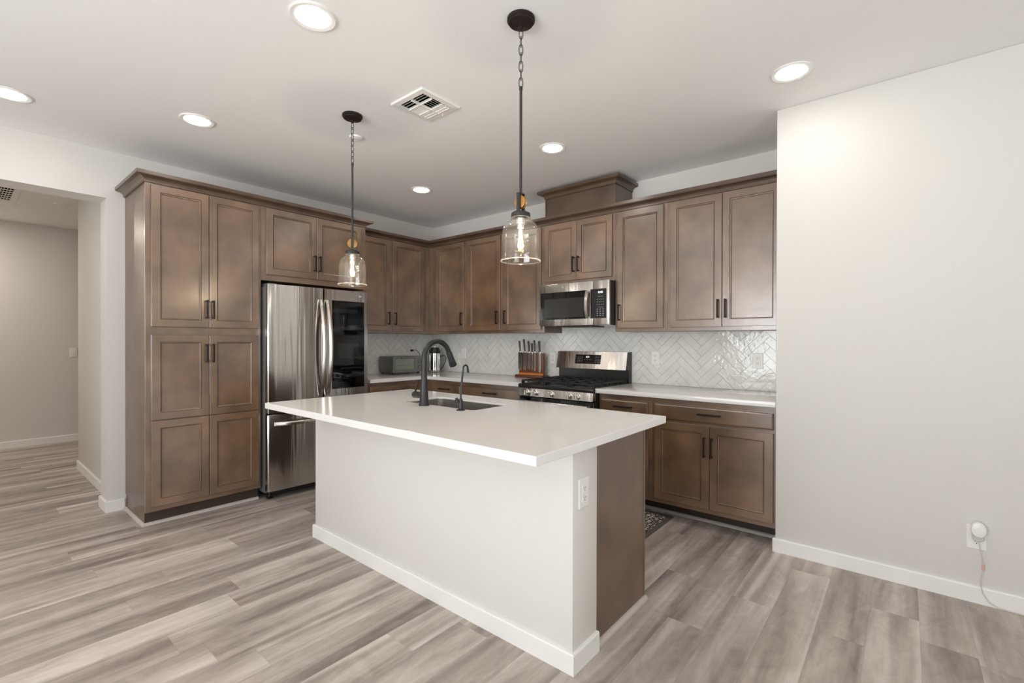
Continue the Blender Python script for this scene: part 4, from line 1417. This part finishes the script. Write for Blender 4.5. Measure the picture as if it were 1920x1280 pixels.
t = thing('return_grille', 'white return air grille in the hall ceiling at the left edge', 'air vent', (-2.08, -3.75, H))
gx0, gx1, gy0, gy1 = -2.41, -1.745, -4.05, -3.470
MB().rings((gx0, gy1, H - 0.0003), (1, 0, 0), (0, -1, 0), (0, 0, -1), gx1 - gx0, gy1 - gy0, [(0, 0), (0.003, 0.010), (0.045, 0.012), (0.047, 0.002)], back=False, fill=False).build('frame', 'trim', t, smooth=False)
MB().box(gx0 + 0.046, gx1 - 0.046, gy0 + 0.046, gy1 - 0.046, H - 0.0024, H - 0.0014).build('duct', 'slot', t, smooth=False)
m = MB()
for q in range(1, 6):
    x = gx0 + 0.046 + (gx1 - gx0 - 0.092) * q / 6
    m.box(x - 0.011, x + 0.011, gy0 + 0.046, gy1 - 0.046, H - 0.010, H - 0.006)
for q in range(1, 24):
    y = gy0 + 0.046 + (gy1 - gy0 - 0.092) * q / 24
    m.box(gx0 + 0.046, gx1 - 0.046, y - 0.002, y + 0.002, H - 0.0058, H - 0.003)
m.build('bars', 'trim', t, smooth=False)

def disc(name, label, cat, loc, r):
    t = thing(name, label, cat, loc)
    MB().lathe(loc, [(r, -0.0003), (r, -0.007), (r * 0.94, -0.010), (0.01, -0.011)], 32).build('cover', 'ceiling', t)
    MB().lathe(loc, [(r * 0.55, -0.0108), (r * 0.55, -0.0125), (0.005, -0.013)], 24).build('center_cap', 'ceiling', t)
disc('sprinkler_cover', 'flat white round sprinkler cover on ceiling behind the far pendant chain', 'ceiling cover', (1.640, -2.10, H), 0.042)
disc('smoke_detector', 'flat white round cover on the hall ceiling', 'ceiling cover', (-2.17, -3.155, H), 0.060)

# ------------------------------------------------------------------ pendants
def pendant(x, y, rot, label):
    t = thing('pendant_light', label, 'pendant light', (x, y, H), 'pendant lights over the island')
    MB().lathe((x, y, H), [(0.061, -0.0003), (0.061, -0.012), (0.055, -0.016), (0.054, -0.022), (0.020, -0.030), (0.009, -0.034), (0.008, -0.046), (0.004, -0.050)], 40).build('canopy', 'bronze', t)
    ch = MB()
    top, bot, nl = H - 0.047, 2.400, 7
    st = (top - bot) / nl
    for k in range(nl):
        zc = top - st * (k + 0.5)
        hh, wd = st * 0.5 + 0.0065, 0.0085
        pl = []
        for q in range(20):
            a = 2 * PI * q / 20
            px, pz = wd * math.cos(a), hh * math.copysign(abs(math.sin(a)) ** 0.8, math.sin(a))
            an = rot + (PI / 4 if k % 2 else -PI / 4)
            pl.append((x + px * math.cos(an), y + px * math.sin(an), zc + pz))
        ch.tube(pl, 0.0019, 8, closed=True)
    ch.build('chain', 'iron', t)
    ca, sa = math.cos(rot), math.sin(rot)
    def L(a, b, z):      # a along the pulley axis, b across it
        return (x + a * ca - b * sa, y + a * sa + b * ca, z)
    rd = MB().lathe((x, y, 0), [(0.004, 2.404), (0.008, 2.400), (0.008, 2.388), (0.0062, 2.386), (0.0062, 1.926)], 16)
    rd.build('rod', 'iron', t)
    yk = MB()
    for s_ in (-1, 1):
        vs = []
        for a in (s_ * 0.015, s_ * 0.019):
            vs.append([yk.bm.verts.new(L(a, b, z)) for b, z in ((-0.0085, 1.856), (0.0085, 1.856), (0.0085, 1.932), (-0.0085, 1.932))])
        A, B = vs
        yk.bm.faces.new(A); yk.bm.faces.new(B[::-1])
        for i in range(4):
            j = (i + 1) % 4
            yk.bm.faces.new((A[i], B[i], B[j], A[j]))
    vs = []
    for z in (1.932, 1.936):
        vs.append([yk.bm.verts.new(L(a, b, z)) for a, b in ((-0.019, -0.0085), (0.019, -0.0085), (0.019, 0.0085), (-0.019, 0.0085))])
    A, B = vs
    yk.bm.faces.new(A); yk.bm.faces.new(B[::-1])
    for i in range(4):
        j = (i + 1) % 4
        yk.bm.faces.new((A[i], B[i], B[j], A[j]))
    yk.cyl(L(-0.021, 0, 1.896), L(0.021, 0, 1.896), 0.0035, seg=10)
    yk.build('yoke', 'iron', t, smooth=False)
    wh = MB()
    wh.tube([L(a, 0, 1.896) for a in (-0.010, -0.009, -0.003, 0.003, 0.009, 0.010)], [0.026, 0.029, 0.025, 0.025, 0.029, 0.026], 32)
    wh.build('pulley', 'brass', t)
    MB().lathe((x, y, 0), [(0.012, 1.858), (0.036, 1.852), (0.042, 1.846), (0.043, 1.828), (0.039, 1.828), (0.030, 1.83)], 32).build('cap', 'iron', t)
    # glass bell, walls with a small thickness
    pr = [(0.041, 1.8275), (0.046, 1.822), (0.043, 1.816), (0.052, 1.811), (0.067, 1.800), (0.077, 1.784), (0.081, 1.764), (0.0825, 1.72), (0.084, 1.665), (0.0865, 1.650), (0.0875, 1.641), (0.086, 1.6365)]
    inn = [(r_ - 0.0028, z) for r_, z in pr[::-1]]
    MB().lathe((x, y, 0), pr + inn, 48, capa=False, capb=False).build('glass_shade', 'seeded', t, angle=60)
    bl = MB().lathe((x, y, 0), [(0.013, 1.785), (0.014, 1.776), (0.020, 1.755), (0.027, 1.728), (0.030, 1.712), (0.028, 1.698), (0.020, 1.687), (0.013, 1.682), (0.010, 1.668), (0.006, 1.663)], 28, capa=False)
    bl.build('bulb', 'bulb', t)
    MB().lathe((x, y, 0), [(0.020, 1.8275), (0.020, 1.800), (0.0155, 1.797), (0.0155, 1.782), (0.010, 1.780)], 24).build('socket', 'knob', t)
    MB().tube([(x + 0.0865 * math.cos(2 * PI * q / 48), y + 0.0865 * math.sin(2 * PI * q / 48), 1.6385) for q in range(48)], 0.0026, 8, closed=True).build('shade_rim', 'rimglass', t)
    fl = MB()
    for k in range(4):
        a = 2 * PI * k / 4 + 0.4
        fl.tube([(x + 0.005 * math.cos(a), y + 0.005 * math.sin(a), 1.765), (x + 0.010 * math.cos(a), y + 0.010 * math.sin(a), 1.700)], 0.0018, 6)
    fl.build('filament', 'filament', t)
    l = bpy.data.lights.new('pendant_lamp', 'POINT')
    l.energy = PENDANT_W
    l.color = (1.0, 0.87, 0.70)
    l.shadow_soft_size = 0.012
    lo = bpy.data.objects.new('pendant_lamp', l)
    COL.objects.link(lo)
    lo.parent = t
    lo.location = (0, 0, 1.73 - H)
    return t
pendant(3.276, -2.306, -PI / 2, 'glass pendant with dark chain hanging over the right half of the island')
pendant(1.906, -2.289, math.atan2(-0.52, 0.85), 'glass pendant hanging over the left half of the island near the refrigerator')
